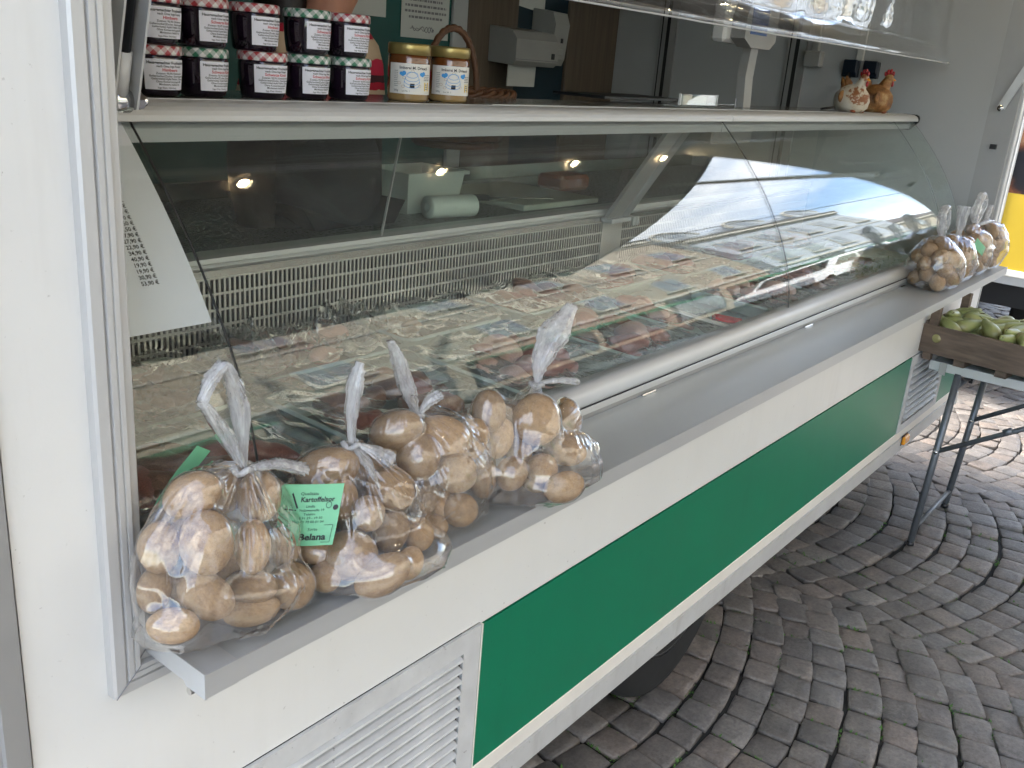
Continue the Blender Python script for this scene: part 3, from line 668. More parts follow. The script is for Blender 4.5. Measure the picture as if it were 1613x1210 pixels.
TRAYS = [ # x0, x1, y0, y1, contents, description of the tray and of what it holds
 (.58, 1.03, .44, .73, 'pale', 'pale plastic tray in the far left back corner of the display', 'pale cutlet in the far left back tray'),
 (1.07, 1.44, .50, .73, 'pink', 'pale plastic tray at the back, second from the left along the grille', 'pink meat piece in the second back tray from left'),
 (1.49, 1.84, .52, .735, 'few', 'rounded translucent tray against the grille holding one orange-brown piece', 'orange-brown piece alone in the translucent back tray'),
 (1.90, 2.27, .50, .735, 'brown', 'deep translucent tray against the grille, left of the grey support post', 'brown cured piece in the deep back tray left of the support post'),
 (2.31, 2.66, .53, .735, 'red', 'translucent tray against the grille right under the grey support post', 'red meat piece in the tray under the support post'),
 (2.72, 3.08, .50, .735, 'pink', 'plastic tray at the back just right of the support post', 'pink piece in the back tray right of the support post'),
 (3.13, 3.52, .50, .735, 'brown', 'plastic tray at the back, second right of the support post', 'brown piece in the second back tray right of the post'),
 (3.57, 4.00, .48, .735, 'pale', 'plastic tray at the back at the far right end of the display', 'pale piece in the far right back tray'),
 (.56, .98, .11, .40, 'brown', 'wide tray of cured meat in the front left corner by the frame', 'cured meat piece behind the first potato bag'),
 (1.02, 1.40, .12, .45, 'brown', 'front tray of brown meat seen between the first potato bags', 'brown meat piece in the tray behind the second potato bag'),
 (1.44, 1.80, .12, .46, 'red', 'front tray behind the rightmost near potato bag', 'red meat piece in the tray behind the fourth potato bag'),
 (1.84, 2.12, .12, .46, 'red', 'front tray heaped with dark red meat right of the potato bags', 'dark red piece in the heaped front tray'),
 (2.16, 2.30, .12, .46, 'pink', 'narrow front tray left of the red packs', 'pink piece in the narrow tray by the red packs'),
 (2.58, 2.92, .12, .44, 'pink', 'front tray under the seam of the two long panes', 'pink piece in the front tray under the pane seam'),
 (2.96, 3.24, .12, .44, 'brown', 'front tray left of the parsley', 'brown piece in the front tray left of the parsley'),
]
for i, (x0, x1, y0, y1, kind, lab, plab) in enumerate(TRAYS):
    ym = (y0+y1)/2; zb_ = zdeck(ym)+.004; H = .042; sl = .018/.66
    base = (round((x0+x1)/2, 3), ym, zb_)
    tr_ = thing('meat_tray', lab, 'tray', base, 'plastic trays of meat in the display')
    zf = lambda Y, k=0.: zb_+sl*(Y-ym)+k
    def rr_(x0, x1, y0, y1, r, n=5):
        pts = []
        for cx, cy_, a0 in ((x1-r, y1-r, 0), (x0+r, y1-r, 90), (x0+r, y0+r, 180), (x1-r, y0+r, 270)):
            pts += [(cx+r*math.cos(RAD(a0+90*k/n)), cy_+r*math.sin(RAD(a0+90*k/n))) for k in range(n+1)]
        return pts
    rings = [(0.0, H, .035), (.004, H+.003, .034), (.010, H+.002, .032), (.013, H-.004, .032), (.030, .004, .028), (.05, .002, .02)]
    vs, fs = [], []; n = 24
    for ins, hh, rd in rings: vs += [(a, b, zf(b, hh)) for a, b in rr_(x0+ins, x1-ins, y0+ins, y1-ins, rd)]
    for ins, hh, rd in rings[::-1]: vs += [(a, b, zf(b, hh-.002)) for a, b in rr_(x0+ins, x1-ins, y0+ins, y1-ins, rd)]
    m_ = len(vs)//n; fs = [(a*n+k, a*n+(k+1) % n, (a+1)*n+(k+1) % n, (a+1)*n+k) for a in range(m_-1) for k in range(n)]+[tuple(range(5*n, 6*n)), tuple(range(7*n-1, 6*n-1, -1))]
    obj('dish', MB().add(vs, fs), 'tray_plastic', tr_, True)
    obj('cling_film', film_sheet(x0-.004, x1+.004, y0-.004, y1+.012, lambda Y: zf(Y, H+.010), 100+i), 'cling_film', tr_, True)
    n = 2 if kind == 'few' else max(7, int((x1-x0)*(y1-y0)*120))
    for k in range(n):
        px, py = random.uniform(x0+.06, x1-.06), random.uniform(y0+.06, y1-.05); s_ = random.uniform(.036, .062)
        mt = {'pale': ['meat_pale', 'meat_pink'], 'pink': ['meat_pink', 'meat_red'], 'few': ['meat_pale'], 'brown': ['meat_brown', 'meat_red'], 'red': ['meat_red', 'meat_brown', 'meat_pink']}[kind][0 if random.random() < .66 else -1]
        o = link('meat_piece', lumpm(random.randrange(6), mt), None, (px, py, zf(py, .012+.42*s_+.010*random.random())), (random.gauss(0, .2), random.gauss(0, .2), random.uniform(0, 6.28)), (s_, s_, s_))
        tag(o, plab, 'meat', 'meat: '+plab)
# loose wrap at the back left
for k, (a, b, c_, d_) in enumerate(((.56, 1.12, .40, .62), (1.10, 1.52, .58, .74))):
    tag(obj('loose_wrap', film_sheet(a, b, c_, d_, lambda Y: zdeck(0)+.060+.10*(Y-c_), 300+k, .022, .0), 'cling_film', None, True), ('crumpled clear wrap lying by the grille at the far left', 'crumpled clear wrap between two back trays at the grille')[k], 'plastic wrap')
# red packs and white card
for k in range(2):
    o = obj('red_pack', MB().box(-.03, .03, -.045, .045, 0, .034, .008), 'red_plastic', None, False, loc=(2.345+.075*k, .16+.03*k, zdeck(.16)+.004), rot=(.08, 0, .3+.2*k))
    tag(o, ('bright red sealed pack in the counter, the left of the two', 'bright red sealed pack in the counter, the right of the two')[k], 'pack', 'red packs in the display')
o = obj('price_card', MB().box(-.012, .012, -.10, .10, 0, .003), 'plastic_white', None, False, loc=(2.235, .21, 1.112), rot=(.12, 0, .25)); tag(o, 'narrow white plastic strip lying left of the red packs', 'divider')
mb = MB(); rr = random.Random(9)
for k in range(700):
    a, x, y = rr.uniform(0, 6.28), rr.uniform(3.27, 3.78), rr.uniform(.10, .24); z = zdeck(y)+rr.uniform(.005, .055); L = rr.uniform(.010, .022); tl = rr.uniform(-.6, .9)
    c_, s_ = math.cos(a), math.sin(a)
    mb.add([(x-.4*L*s_, y+.4*L*c_, z), (x+L*c_*.6, y+L*s_*.6, z+L*tl*.6), (x+.4*L*s_, y-.4*L*c_, z), (x+L*1.1*c_, y+L*1.1*s_, z+L*tl)], [(0, 1, 3), (1, 2, 3)])
o = obj('parsley_bed', mb, 'parsley'); tag(o, 'dark green parsley bed at the right end of the display', 'parsley'); o['kind'] = 'stuff'
for k in range(5):
    o = obj('meat_board', chop, 'meat_pale' if k % 2 else 'meat_brown', None, False, loc=(3.33+.12*k, .30+.02*(k % 2), zdeck(.3)+.018), rot=(.1, 0, k*.8), sca=(.06, .06, .10)); o.name = 'chop'; tag(o, 'flat pale chop behind the parsley bed' if k % 2 else 'flat dark chop behind the parsley bed', 'meat', 'chops behind the parsley')

# ---------------------------------------------------------------- things on the rear worktop
o = obj('film_roll', MB().lathe([(.012, -.078), (.0295, -.078), (.0305, -.074), (.0305, .074), (.0295, .078), (.012, .078), (.012, .06), (.012, -.06)], 28, caps=False).xf(lambda p: (p[2], p[0], p[1])), 'plastic_white', None, True, loc=(1.965, .840, 1.3235), rot=(0, 0, -.19)); tag(o, 'white roll of plastic bags lying behind the rear glass', 'roll')
cb = thing('plastic_tub', 'clear white rectangular tub standing behind the bag roll', 'tub', (1.99, .99, 1.292))
obj('tub_wall', MB().add([(1.89, .93, 1.2925), (2.09, .93, 1.2925), (2.09, 1.07, 1.2925), (1.89, 1.07, 1.2925), (1.875, .915, 1.402), (2.105, .915, 1.402), (2.105, 1.085, 1.402), (1.875, 1.085, 1.402), (1.895, .935, 1.296), (2.085, .935, 1.296), (2.085, 1.065, 1.296), (1.895, 1.065, 1.296), (1.88, .92, 1.402), (2.10, .92, 1.402), (2.10, 1.08, 1.402), (1.88, 1.08, 1.402)],
    [(0, 1, 2, 3), (0, 4, 5, 1), (1, 5, 6, 2), (2, 6, 7, 3), (3, 7, 4, 0), (4, 12, 13, 5), (5, 13, 14, 6), (6, 14, 15, 7), (7, 15, 12, 4), (12, 8, 9, 13), (13, 9, 10, 14), (14, 10, 11, 15), (15, 11, 8, 12), (8, 11, 10, 9)]), 'plastic_white', cb)
obj('tub_rim', MB().box(1.865, 2.115, .905, .915, 1.395, 1.405).box(1.865, 2.115, 1.085, 1.095, 1.395, 1.405).box(1.865, 1.875, .915, 1.085, 1.395, 1.405).box(2.105, 2.115, .915, 1.085, 1.395, 1.405), 'plastic_white', cb)
o = obj('cutting_board', MB().box(2.26, 2.66, .81, 1.20, 1.2925, 1.310, .003), 'cutting_board'); tag(o, 'pale cutting board on the worktop behind the glass', 'cutting board')
kn = thing('kitchen_knife', 'long kitchen knife lying across the cutting board edge', 'knife', (2.25, .93, 1.315))
obj('blade', MB().prism([(2.25, .95), (2.42, .865), (2.45, .845), (2.43, .85), (2.23, .915)], 1.3135, 1.3155, 'z'), 'steel', kn); obj('handle', bar(MB(), (2.24, .934, 1.3165), (2.12, 1.0, 1.3165), .024, .016, (0, 0, 1)), 'plastic_dark', kn)
o = obj('orange_pack', MB().box(2.75, 2.92, 1.02, 1.14, 1.2925, 1.345, .012), 'orange_pack'); tag(o, 'orange-brown pack on the worktop beside the support post', 'pack')

# ---------------------------------------------------------------- jars on the counter
def cyl(r, z0): return lambda u, v: (r*math.sin(u/r), -r*math.cos(u/r), z0+v)
def jam_jar(kind):
    t_ = thing('jam_jar', 'x', 'jar')
    obj('glass', MB().lathe([(.030, .0), (.0335, .001), (.036, .004), (.0385, .022), (.0402, .042), (.0405, .054), (.0395, .059), (.0375, .062), (.0375, .064)], 40), 'jam', t_, True)
    obj('lid', MB().lathe([(.0405, .0600), (.0418, .0605), (.0420, .0625), (.0418, .071), (.0405, .0735), (.037, .0745), (.0355, .0738), (.001, .0738)], 48), {'r': 'gingham_red', 'g': 'gingham_green'}[kind[0]], t_, True)
    f = lambda u, v: (lambda a, rr_: (rr_*math.sin(a), -rr_*math.cos(a), .010+v))(u/.0402, .0372+.0034*min(1, max(0, (v+.006)/.036))+.0005)
    lb = obj('label', MB().grid([[f(u, v) for u in np.linspace(-.039, .039, 19)] for v in np.linspace(0, .0445, 5)]), 'paper', t_, True)
    f2 = lambda u, v: (lambda p: (p[0]*1.010, p[1]*1.010, p[2]))(f(u, v))
    mb, mr = MB(), MB()
    put_text(mb, 'Hausgemachter Fruchtaufstrich', .0055, 0, .0375, f2, bold=.03); put_text(mb, 'nach Oma Inge Rezept', .0046, 0, .0328, f2, bold=.02)
    put_text(mr, 'Schwarze Kirsch' if kind[1] == 's' else 'Himbeere', .0064, 0, .0270, f2, bold=.02)
    for k, s_ in enumerate(('Zutaten: 90,9% '+('Schwarzkirschen' if kind[1] == 's' else 'Himbeeren'), 'Gelierzucker(Zucker, S\u00e4uerungsmittel)', 'Geliermittel Apfel Pektin, Citronen', 'Ohne Konservierungsstoffe', 'Mindestens haltbar bis')): put_text(mb, s_, .0042, .001, .0226-.0040*k, f2, bold=.015)
    put_text(mb, 'Inge Klein, N\u00fcrnberg', .0038, -.004, .0018, f2, bold=.01)
    obj('print', mb, 'ink', lb); obj('fruit_name', mr, 'ink_red', lb)
    return t_
# colour lid / fruit, x, row, turn, label
JARS = [('rh', .868, 0, .05, 'red-checked jam jar at the left end of the bottom row, by the strut bolt'), ('gs', .957, 0, .30, 'green-checked jam jar second from left in the bottom row'), ('rs', 1.068, 0, -.02, 'red-checked jam jar in the middle of the bottom row'),
        ('gs', 1.168, 0, .10, 'green-checked jam jar fourth from left in the bottom row, with a handwritten label'), ('gs', 1.272, 0, .12, 'green-checked jam jar at the right end of the bottom row'),
        ('rh', .866, 1, .12, 'red-checked jam jar at the left end of the top row, cut by the strut'), ('rs', .955, 1, .28, 'red-checked jam jar second from left in the top row'), ('rh', 1.060, 1, .22, 'red-checked jam jar in the middle of the top row'),
        ('gs', 1.164, 1, .26, 'green-checked jam jar fourth from left in the top row'), ('rs', 1.262, 1, .12, 'red-checked jam jar at the right end of the top row')]
protos = {}
for i, (k, x, row, turn, lab) in enumerate(JARS):
    loc = (x, .492+.006*math.sin(i*2.1), 1.6228+.0745*row); rot = (0, 0, turn)
    if k not in protos: protos[k] = o = jam_jar(k); del o['_base']; o.location = loc; o.rotation_euler = rot; o['label'] = lab; o['group'] = 'jam jars stacked on the counter'
    else: copy_tree(protos[k], None, loc, rot, lab)
def honey_jar():
    t_ = thing('honey_jar', 'x', 'jar', group='honey jars on the counter')
    b_ = obj('glass', MB().lathe([(.036, 0), (.0395, .001), (.041, .005), (.0412, .080), (.0395, .086), (.038, .088)], 44), 'honey', t_, True)
    n_ = 28
    obj('lid', MB().lathe([(.0412, .0872), (.0422, .088), (.0422, .1045), (.0405, .1085), (.001, .1085)], 48), 'gold_lid', t_, True)
    f = cyl(.0416, .016); lb = obj('label', MB().grid([[f(u, v) for u in np.linspace(-.054, .050, 25)] for v in np.linspace(-.002, .055, 4)]), 'white_board', t_, True)
    g = cyl(.0420, .016); mb, bl, ye, gy_, gr_ = MB(), MB(), MB(), MB(), MB()
    put_text(mb, 'Imkerei M. Driesch', .0078, 0, .0445, g, bold=.02)
    put_text(mb, '500g', .0052, -.037, .0025, g); put_text(mb, 'Los Nr. 1', .0042, -.016, .0022, g); 
    mb.add([g(u, v) for u, v in ((-.009, .010), (.001, .010), (.001, .018), (-.008, .018))], [(0, 1, 2, 3)])
    def ring(m_, cx, cy_, a, b, w_, t0=0, t1=360, n=28):
        for k in range(n):
            p = [RAD(t0+(t1-t0)*(k+e)/n) for e in (0, 1)]
            m_.add([g(cx+(a+s_)*math.cos(q), cy_+(b+s_)*math.sin(q)) for q, s_ in ((p[0], 0), (p[1], 0), (p[1], w_), (p[0], w_))], [(0, 1, 2, 3)])
    for cy_, a, b, t0, t1 in ((.034, .011, .0052, 0, 360), (.028, .0135, .006, 180, 360), (.022, .0145, .0065, 180, 360), (.016, .0155, .006, 180, 360)): ring(bl, -.004, cy_, a, b, .0008, t0, t1)
    ring(bl, -.004, .017, .0155, .022, .0007, 0, 180)
    for cx in (-.023, .018):
        for dx, dy, r_ in ((-.003, 0, .0036), (.0025, .001, .0042), (0, -.0015, .0036)):
            bl.add([g(cx+dx+r_*math.cos(q), .036+dy+r_*math.sin(q)) for q in np.linspace(0, 6.28, 13)[:-1]], [tuple(range(12))])
    ye.add([g(u, v) for u, v in ((.024, .005), (.037, .005), (.037, .021), (.024, .021))], [(0, 1, 2, 3)])
    for u, v in ((-.030, .018), (-.022, .012), (.012, .014), (-.020, .028), (-.004, .041)): ring(gr_, u, v, .003, .002, .0007, n=10)
    for k in range(4): bars(gy_, .022, .040, .0245+.0032*k, .0014, g, k+5)
    for k in range(9): bars(gy_, -.0415, -.0335, .012+.0035*k, .0012, g, k+25)
    g2 = cyl(.0423, .016)
    for k in range(3): bars(gy_, .0255, .0355, .008+.004*k, .0018, g2, k+60)
    for nm, m_, mt in (('print', mb, 'ink'), ('beehive_drawing', bl, 'ink_blue'), ('sticker', ye, 'ink_yellow'), ('small_print', gy_, 'ink_grey'), ('bee_drawing', gr_, 'meat_pale')): obj(nm, m_, mt, lb)
    return t_
h0 = honey_jar(); del h0['_base']; h0.location = (1.432, .498, 1.6228); h0.rotation_euler = (0, 0, -.52); h0['label'] = 'left of the two honey jars with gold lids, next to the jam jars'
copy_tree(h0, None, (1.556, .502, 1.6228), (0, 0, -.50), 'right of the two honey jars with gold lids, next to the basket')
# wicker basket
bk = thing('wicker_basket', 'brown wicker basket with tall arched handle behind the honey jars', 'basket', (1.93, .80, 1.50))
cx, cyy = 1.93, .80
for k in range(7):
    z = 1.50+.017*k; rr_ = .095+.004*k; obj('weave', MB().tube([(cx+(rr_+.003*(-1)**(j+k))*math.cos(a)*1.25, cyy+(rr_+.003*(-1)**(j+k))*math.sin(a), z) for j, a in enumerate(np.linspace(0, 2*math.pi, 37))], .0085, 6), 'wicker', bk, True)
for ph in (0, math.pi):
    obj('rim_braid', MB().tube([(cx+(.126+.006*math.cos(a*14+ph))*math.cos(a)*1.22, cyy+(.126+.006*math.cos(a*14+ph))*math.sin(a), 1.628+.006*math.sin(a*14+ph)) for a in np.linspace(0, 2*math.pi, 150)], .0065, 6), 'wicker', bk, True)
obj('basket_base', MB().lathe([(.001, 0), (.10, 0), (.10, .006), (.001, .006)], 24).xf(lambda p: (cx+p[0]*1.2, cyy+p[1], 1.49+p[2])), 'wicker', bk)
for ph in (0, 2.1, 4.2):
    hp = [(cx-.165*math.cos(a)*.62+.004*math.cos(a*9+ph), cyy+.03, 1.615+.165*math.sin(a)+.004*math.sin(a*9+ph)) for a in np.linspace(.0, math.pi, 50)]
    obj('handle', MB().tube(hp, .0062, 7), 'wicker', bk, True)
o = obj('paper_bag', MB().prism([(1.92, 1.60), (2.00, 1.60), (1.99, 1.69), (1.925, 1.70)], .86, .90, 'y'), 'paper_notice'); tag(o, 'folded white paper standing in the wicker basket', 'paper')

# ---------------------------------------------------------------- potatoes and their bags
pot_me = []
for k in range(7):
    mb = MB().ball((0, 0, 0), (1, 1, 1), 26, 16); P = np.array(mb.v); nz = vnoise(k+10, 6); d = 1+.055*nz(P, 1.6)+.018*nz(P, 5.)
    r = np.random.default_rng(k)
    for e in range(7):
        q = r.normal(size=3); q /= np.linalg.norm(q); d -= .05*np.exp(-((P-q)**2).sum(1)/.010)
    P = P*d[:, None]*.985; mb.v = [tuple(p) for p in P]; pot_me.append(mb.mesh('potato', True, 'potato_skin'))
POT={
1:[(0.547,-0.085,1.19,0.0308,0.0371,0.0283,0.5094,-0.7422,0.3331,-0.2806),(0.509,-0.055,1.186,0.0236,0.0291,0.0217,0.5094,-0.7422,0.3331,-0.2806),(0.609,-0.085,1.161,0.0214,0.0324,0.0197,0.5094,-0.7422,0.3331,-0.2806),(0.68,-0.055,1.126,0.0214,0.0333,0.0197,0.532,-0.7103,0.3965,-0.2351),(0.607,-0.085,1.11,0.0321,0.0209,0.0192,0.5212,-0.7269,0.3651,-0.2581),(0.541,-0.09,1.128,0.034,0.0262,0.0241,0.5647,-0.6307,0.5138,-0.1392),(0.496,-0.095,1.112,0.0295,0.0206,0.019,0.5094,-0.7422,0.3331,-0.2806),(0.503,-0.05,1.133,0.0197,0.0267,0.0181,0.532,-0.7103,0.3965,-0.2351),(0.661,-0.09,1.089,0.0295,0.0295,0.0272,0.5504,-0.673,0.4569,-0.1879),(0.555,-0.05,1.232,0.0347,0.0255,0.0234,0.4366,-0.7967,0.1645,-0.3842),(0.649,-0.045,1.198,0.0275,0.0321,0.0253,0.5094,-0.7422,0.3331,-0.2806),(0.714,-0.02,1.151,0.0245,0.0343,0.0226,0.5504,-0.673,0.4569,-0.1879),(0.604,-0.087,1.079,0.0346,0.0195,0.018,0.4773,-0.7729,0.2537,-0.3323),(0.629,0,1.195,0.0263,0.0278,0.0242,0.5094,-0.7422,0.3331,-0.2806),(0.567,0,1.169,0.0269,0.0299,0.0247,0.5094,-0.7422,0.3331,-0.2806),(0.686,-0.01,1.0906,0.0328,0.0328,0.0302,0.5094,-0.7422,0.3331,-0.2806),(0.626,-0,1.095,0.0317,0.0317,0.0292,0.5094,-0.7422,0.3331,-0.2806),(0.581,0,1.0886,0.0309,0.0309,0.0284,0.5094,-0.7422,0.3331,-0.2806)],
2:[(0.774,-0.105,1.155,0.0204,0.0244,0.0187,0.5094,-0.7422,0.3331,-0.2806),(0.749,-0.1,1.102,0.0359,0.0342,0.0315,0.532,-0.7103,0.3965,-0.2351),(0.841,-0.075,1.156,0.0361,0.0284,0.0261,0.5581,-0.6525,0.4858,-0.1637),(0.836,-0.085,1.099,0.0251,0.0311,0.0231,0.5504,-0.673,0.4569,-0.1879),(0.877,-0.099,1.084,0.0221,0.0247,0.0203,0.5094,-0.7422,0.3331,-0.2806),(0.927,-0.06,1.111,0.0211,0.0367,0.0194,0.5417,-0.6923,0.4271,-0.2117),(0.76,-0.148,1.089,0.0403,0.025,0.023,0.4195,-0.8031,0.1296,-0.4029),(0.716,-0.07,1.108,0.0202,0.0178,0.0164,0.5094,-0.7422,0.3331,-0.2806),(0.769,-0.03,1.194,0.0449,0.0283,0.026,0.483,-0.7684,0.2671,-0.3239),(0.767,-0.055,1.16,0.0265,0.0298,0.0244,0.5094,-0.7422,0.3331,-0.2806),(0.716,-0.09,1.08,0.021,0.021,0.0193,0.5094,-0.7422,0.3331,-0.2806),(0.815,-0.142,1.081,0.0184,0.0234,0.0169,0.5504,-0.673,0.4569,-0.1879),(0.841,-0.02,1.167,0.0316,0.0298,0.0275,0.5094,-0.7422,0.3331,-0.2806),(0.927,0,1.0957,0.038,0.038,0.0349,0.5094,-0.7422,0.3331,-0.2806),(0.85,0,1.0941,0.0364,0.0364,0.0335,0.5094,-0.7422,0.3331,-0.2806),(0.732,-0.03,1.149,0.0247,0.0329,0.0227,0.5094,-0.7422,0.3331,-0.2806)],
3:[(0.954,-0.095,1.153,0.0318,0.03,0.0276,0.5094,-0.7422,0.3331,-0.2806),(1.041,-0.075,1.114,0.0213,0.0349,0.0196,0.5094,-0.7422,0.3331,-0.2806),(0.967,-0.095,1.09,0.0269,0.026,0.0239,0.5094,-0.7422,0.3331,-0.2806),(0.896,-0.03,1.214,0.0392,0.0285,0.0262,0.4685,-0.7793,0.2333,-0.3447),(0.96,-0.06,1.195,0.0422,0.033,0.0304,0.5417,-0.6923,0.4271,-0.2117),(1.036,-0.05,1.168,0.027,0.0347,0.0248,0.5581,-0.6525,0.4858,-0.1637),(0.92,-0.09,1.077,0.02,0.0182,0.0167,0.5094,-0.7422,0.3331,-0.2806),(0.912,-0.06,1.178,0.0323,0.0358,0.0297,0.5504,-0.673,0.4569,-0.1879),(1.041,0,1.0941,0.0364,0.0364,0.0335,0.5094,-0.7422,0.3331,-0.2806),(0.983,0.02,1.163,0.0386,0.0386,0.0355,0.5094,-0.7422,0.3331,-0.2806),(0.899,-0.01,1.181,0.0272,0.0272,0.0251,0.5094,-0.7422,0.3331,-0.2806),(0.954,-0.064,1.086,0.0281,0.0281,0.0258,0.5094,-0.7422,0.3331,-0.2806)],
4:[(1.147,-0.09,1.184,0.0391,0.0421,0.0359,0.5094,-0.7422,0.3331,-0.2806),(1.154,-0.105,1.101,0.0265,0.0265,0.0243,0.5094,-0.7422,0.3331,-0.2806),(1.08,-0.1,1.115,0.0255,0.0284,0.0234,0.5647,-0.6307,0.5138,-0.1392),(1.253,-0.08,1.099,0.0388,0.0269,0.0248,0.5417,-0.6923,0.4271,-0.2117),(1.156,-0.148,1.085,0.0332,0.0251,0.0231,0.453,-0.7887,0.1991,-0.3648),(1.09,-0.065,1.16,0.0207,0.0336,0.0191,0.5417,-0.6923,0.4271,-0.2117),(1.082,-0.045,1.201,0.0275,0.0344,0.0253,0.5094,-0.7422,0.3331,-0.2806),(1.313,-0.04,1.134,0.0223,0.0335,0.0205,0.453,-0.7887,0.1991,-0.3648),(1.162,-0.05,1.112,0.0229,0.025,0.021,0.5094,-0.7422,0.3331,-0.2806),(1.154,-0.096,1.081,0.0256,0.0226,0.0207,0.5094,-0.7422,0.3331,-0.2806),(1.289,0,1.1028,0.0451,0.0451,0.0415,0.5094,-0.7422,0.3331,-0.2806),(1.219,0.02,1.122,0.0394,0.0394,0.0362,0.5094,-0.7422,0.3331,-0.2806),(1.363,0,1.0925,0.0305,0.0352,0.0281,0.5094,-0.7422,0.3331,-0.2806)]}

BAGDESC = {1: 'the bag at the left end of the shelf', 2: 'the bag with the bright green tag', 3: 'the third bag from the left', 4: 'the fourth bag, right end of the near group',
           5: 'the first bag of the far group', 6: 'the second bag of the far group', 7: 'the third bag of the far group', 8: 'the last bag at the far shelf end'}
def far_pack(cx, cy_, seed, n=30, R_=.098, H=.135):
    r = np.random.default_rng(seed); out = []
    tries = 0
    while len(out) < n and tries < 6000:
        tries += 1
        a, rad = r.uniform(0, 6.28), R_*math.sqrt(r.uniform(0, 1)); s_ = r.uniform(.023, .031)
        rad = min(rad, R_-s_); x, y = cx+rad*math.cos(a), cy_+.85*rad*math.sin(a); z = 1.057+s_+r.uniform(0, 1)*H*(1-.5*(rad/R_)**2)
        if all((x-p[0])**2+(y-p[1])**2+(z-p[2])**2 > (.80*(s_+p[3]))**2 for p in out):
            q = r.normal(size=4); q /= np.linalg.norm(q); out.append((x, y, z, s_*1.12, s_, s_*.92, *q))
    return out
POT[5] = far_pack(3.60, -.035, 21); POT[6] = far_pack(3.84, -.03, 22, 26, .09); POT[7] = far_pack(4.05, -.03, 23, 26, .09, .14); POT[8] = far_pack(4.27, -.04, 24, 28, .095, .15)
POBJ = {}
qmat = lambda p: np.array(Quaternion(p[6:10]).to_matrix())
for b, L in POT.items():
    for i, p in enumerate(L):
        o = link('potato', pot_me[(i*3+b) % 7], None, p[:3], Quaternion(p[6:10]), p[3:6])
        tag(o, 'tan potato among others inside '+BAGDESC[b], 'potato', 'potatoes in '+BAGDESC[b]); POBJ.setdefault(b, []).append(o)
    S_ = [scr(p[:3]) for p in L]; fr_ = [i for i in range(len(L)) if L[i][1] < -.04 or b > 4]; used_ = set()
    for word, key in (('largest', lambda i: -max(L[i][3:6])), ('smallest', lambda i: max(L[i][3:6])), ('leftmost', lambda i: S_[i][0]), ('rightmost', lambda i: -S_[i][0]), ('lowest', lambda i: -S_[i][1]), ('topmost', lambda i: S_[i][1])):
        i = min(fr_, key=key)
        if i not in used_: used_.add(i); POBJ[b][i]['label'] = word+' potato visible in '+BAGDESC[b]
def box_filter(a, k0, k1, fn):
    st = [np.roll(a, s, axis=1) for s in range(-k1, k1+1)]; a = fn(np.stack(st), 0)
    pad = np.concatenate([a[:1]]*k0+[a]+[a[-1:]]*k0); return fn(np.stack([pad[i:i+len(a)] for i in range(2*k0+1)]), 0)
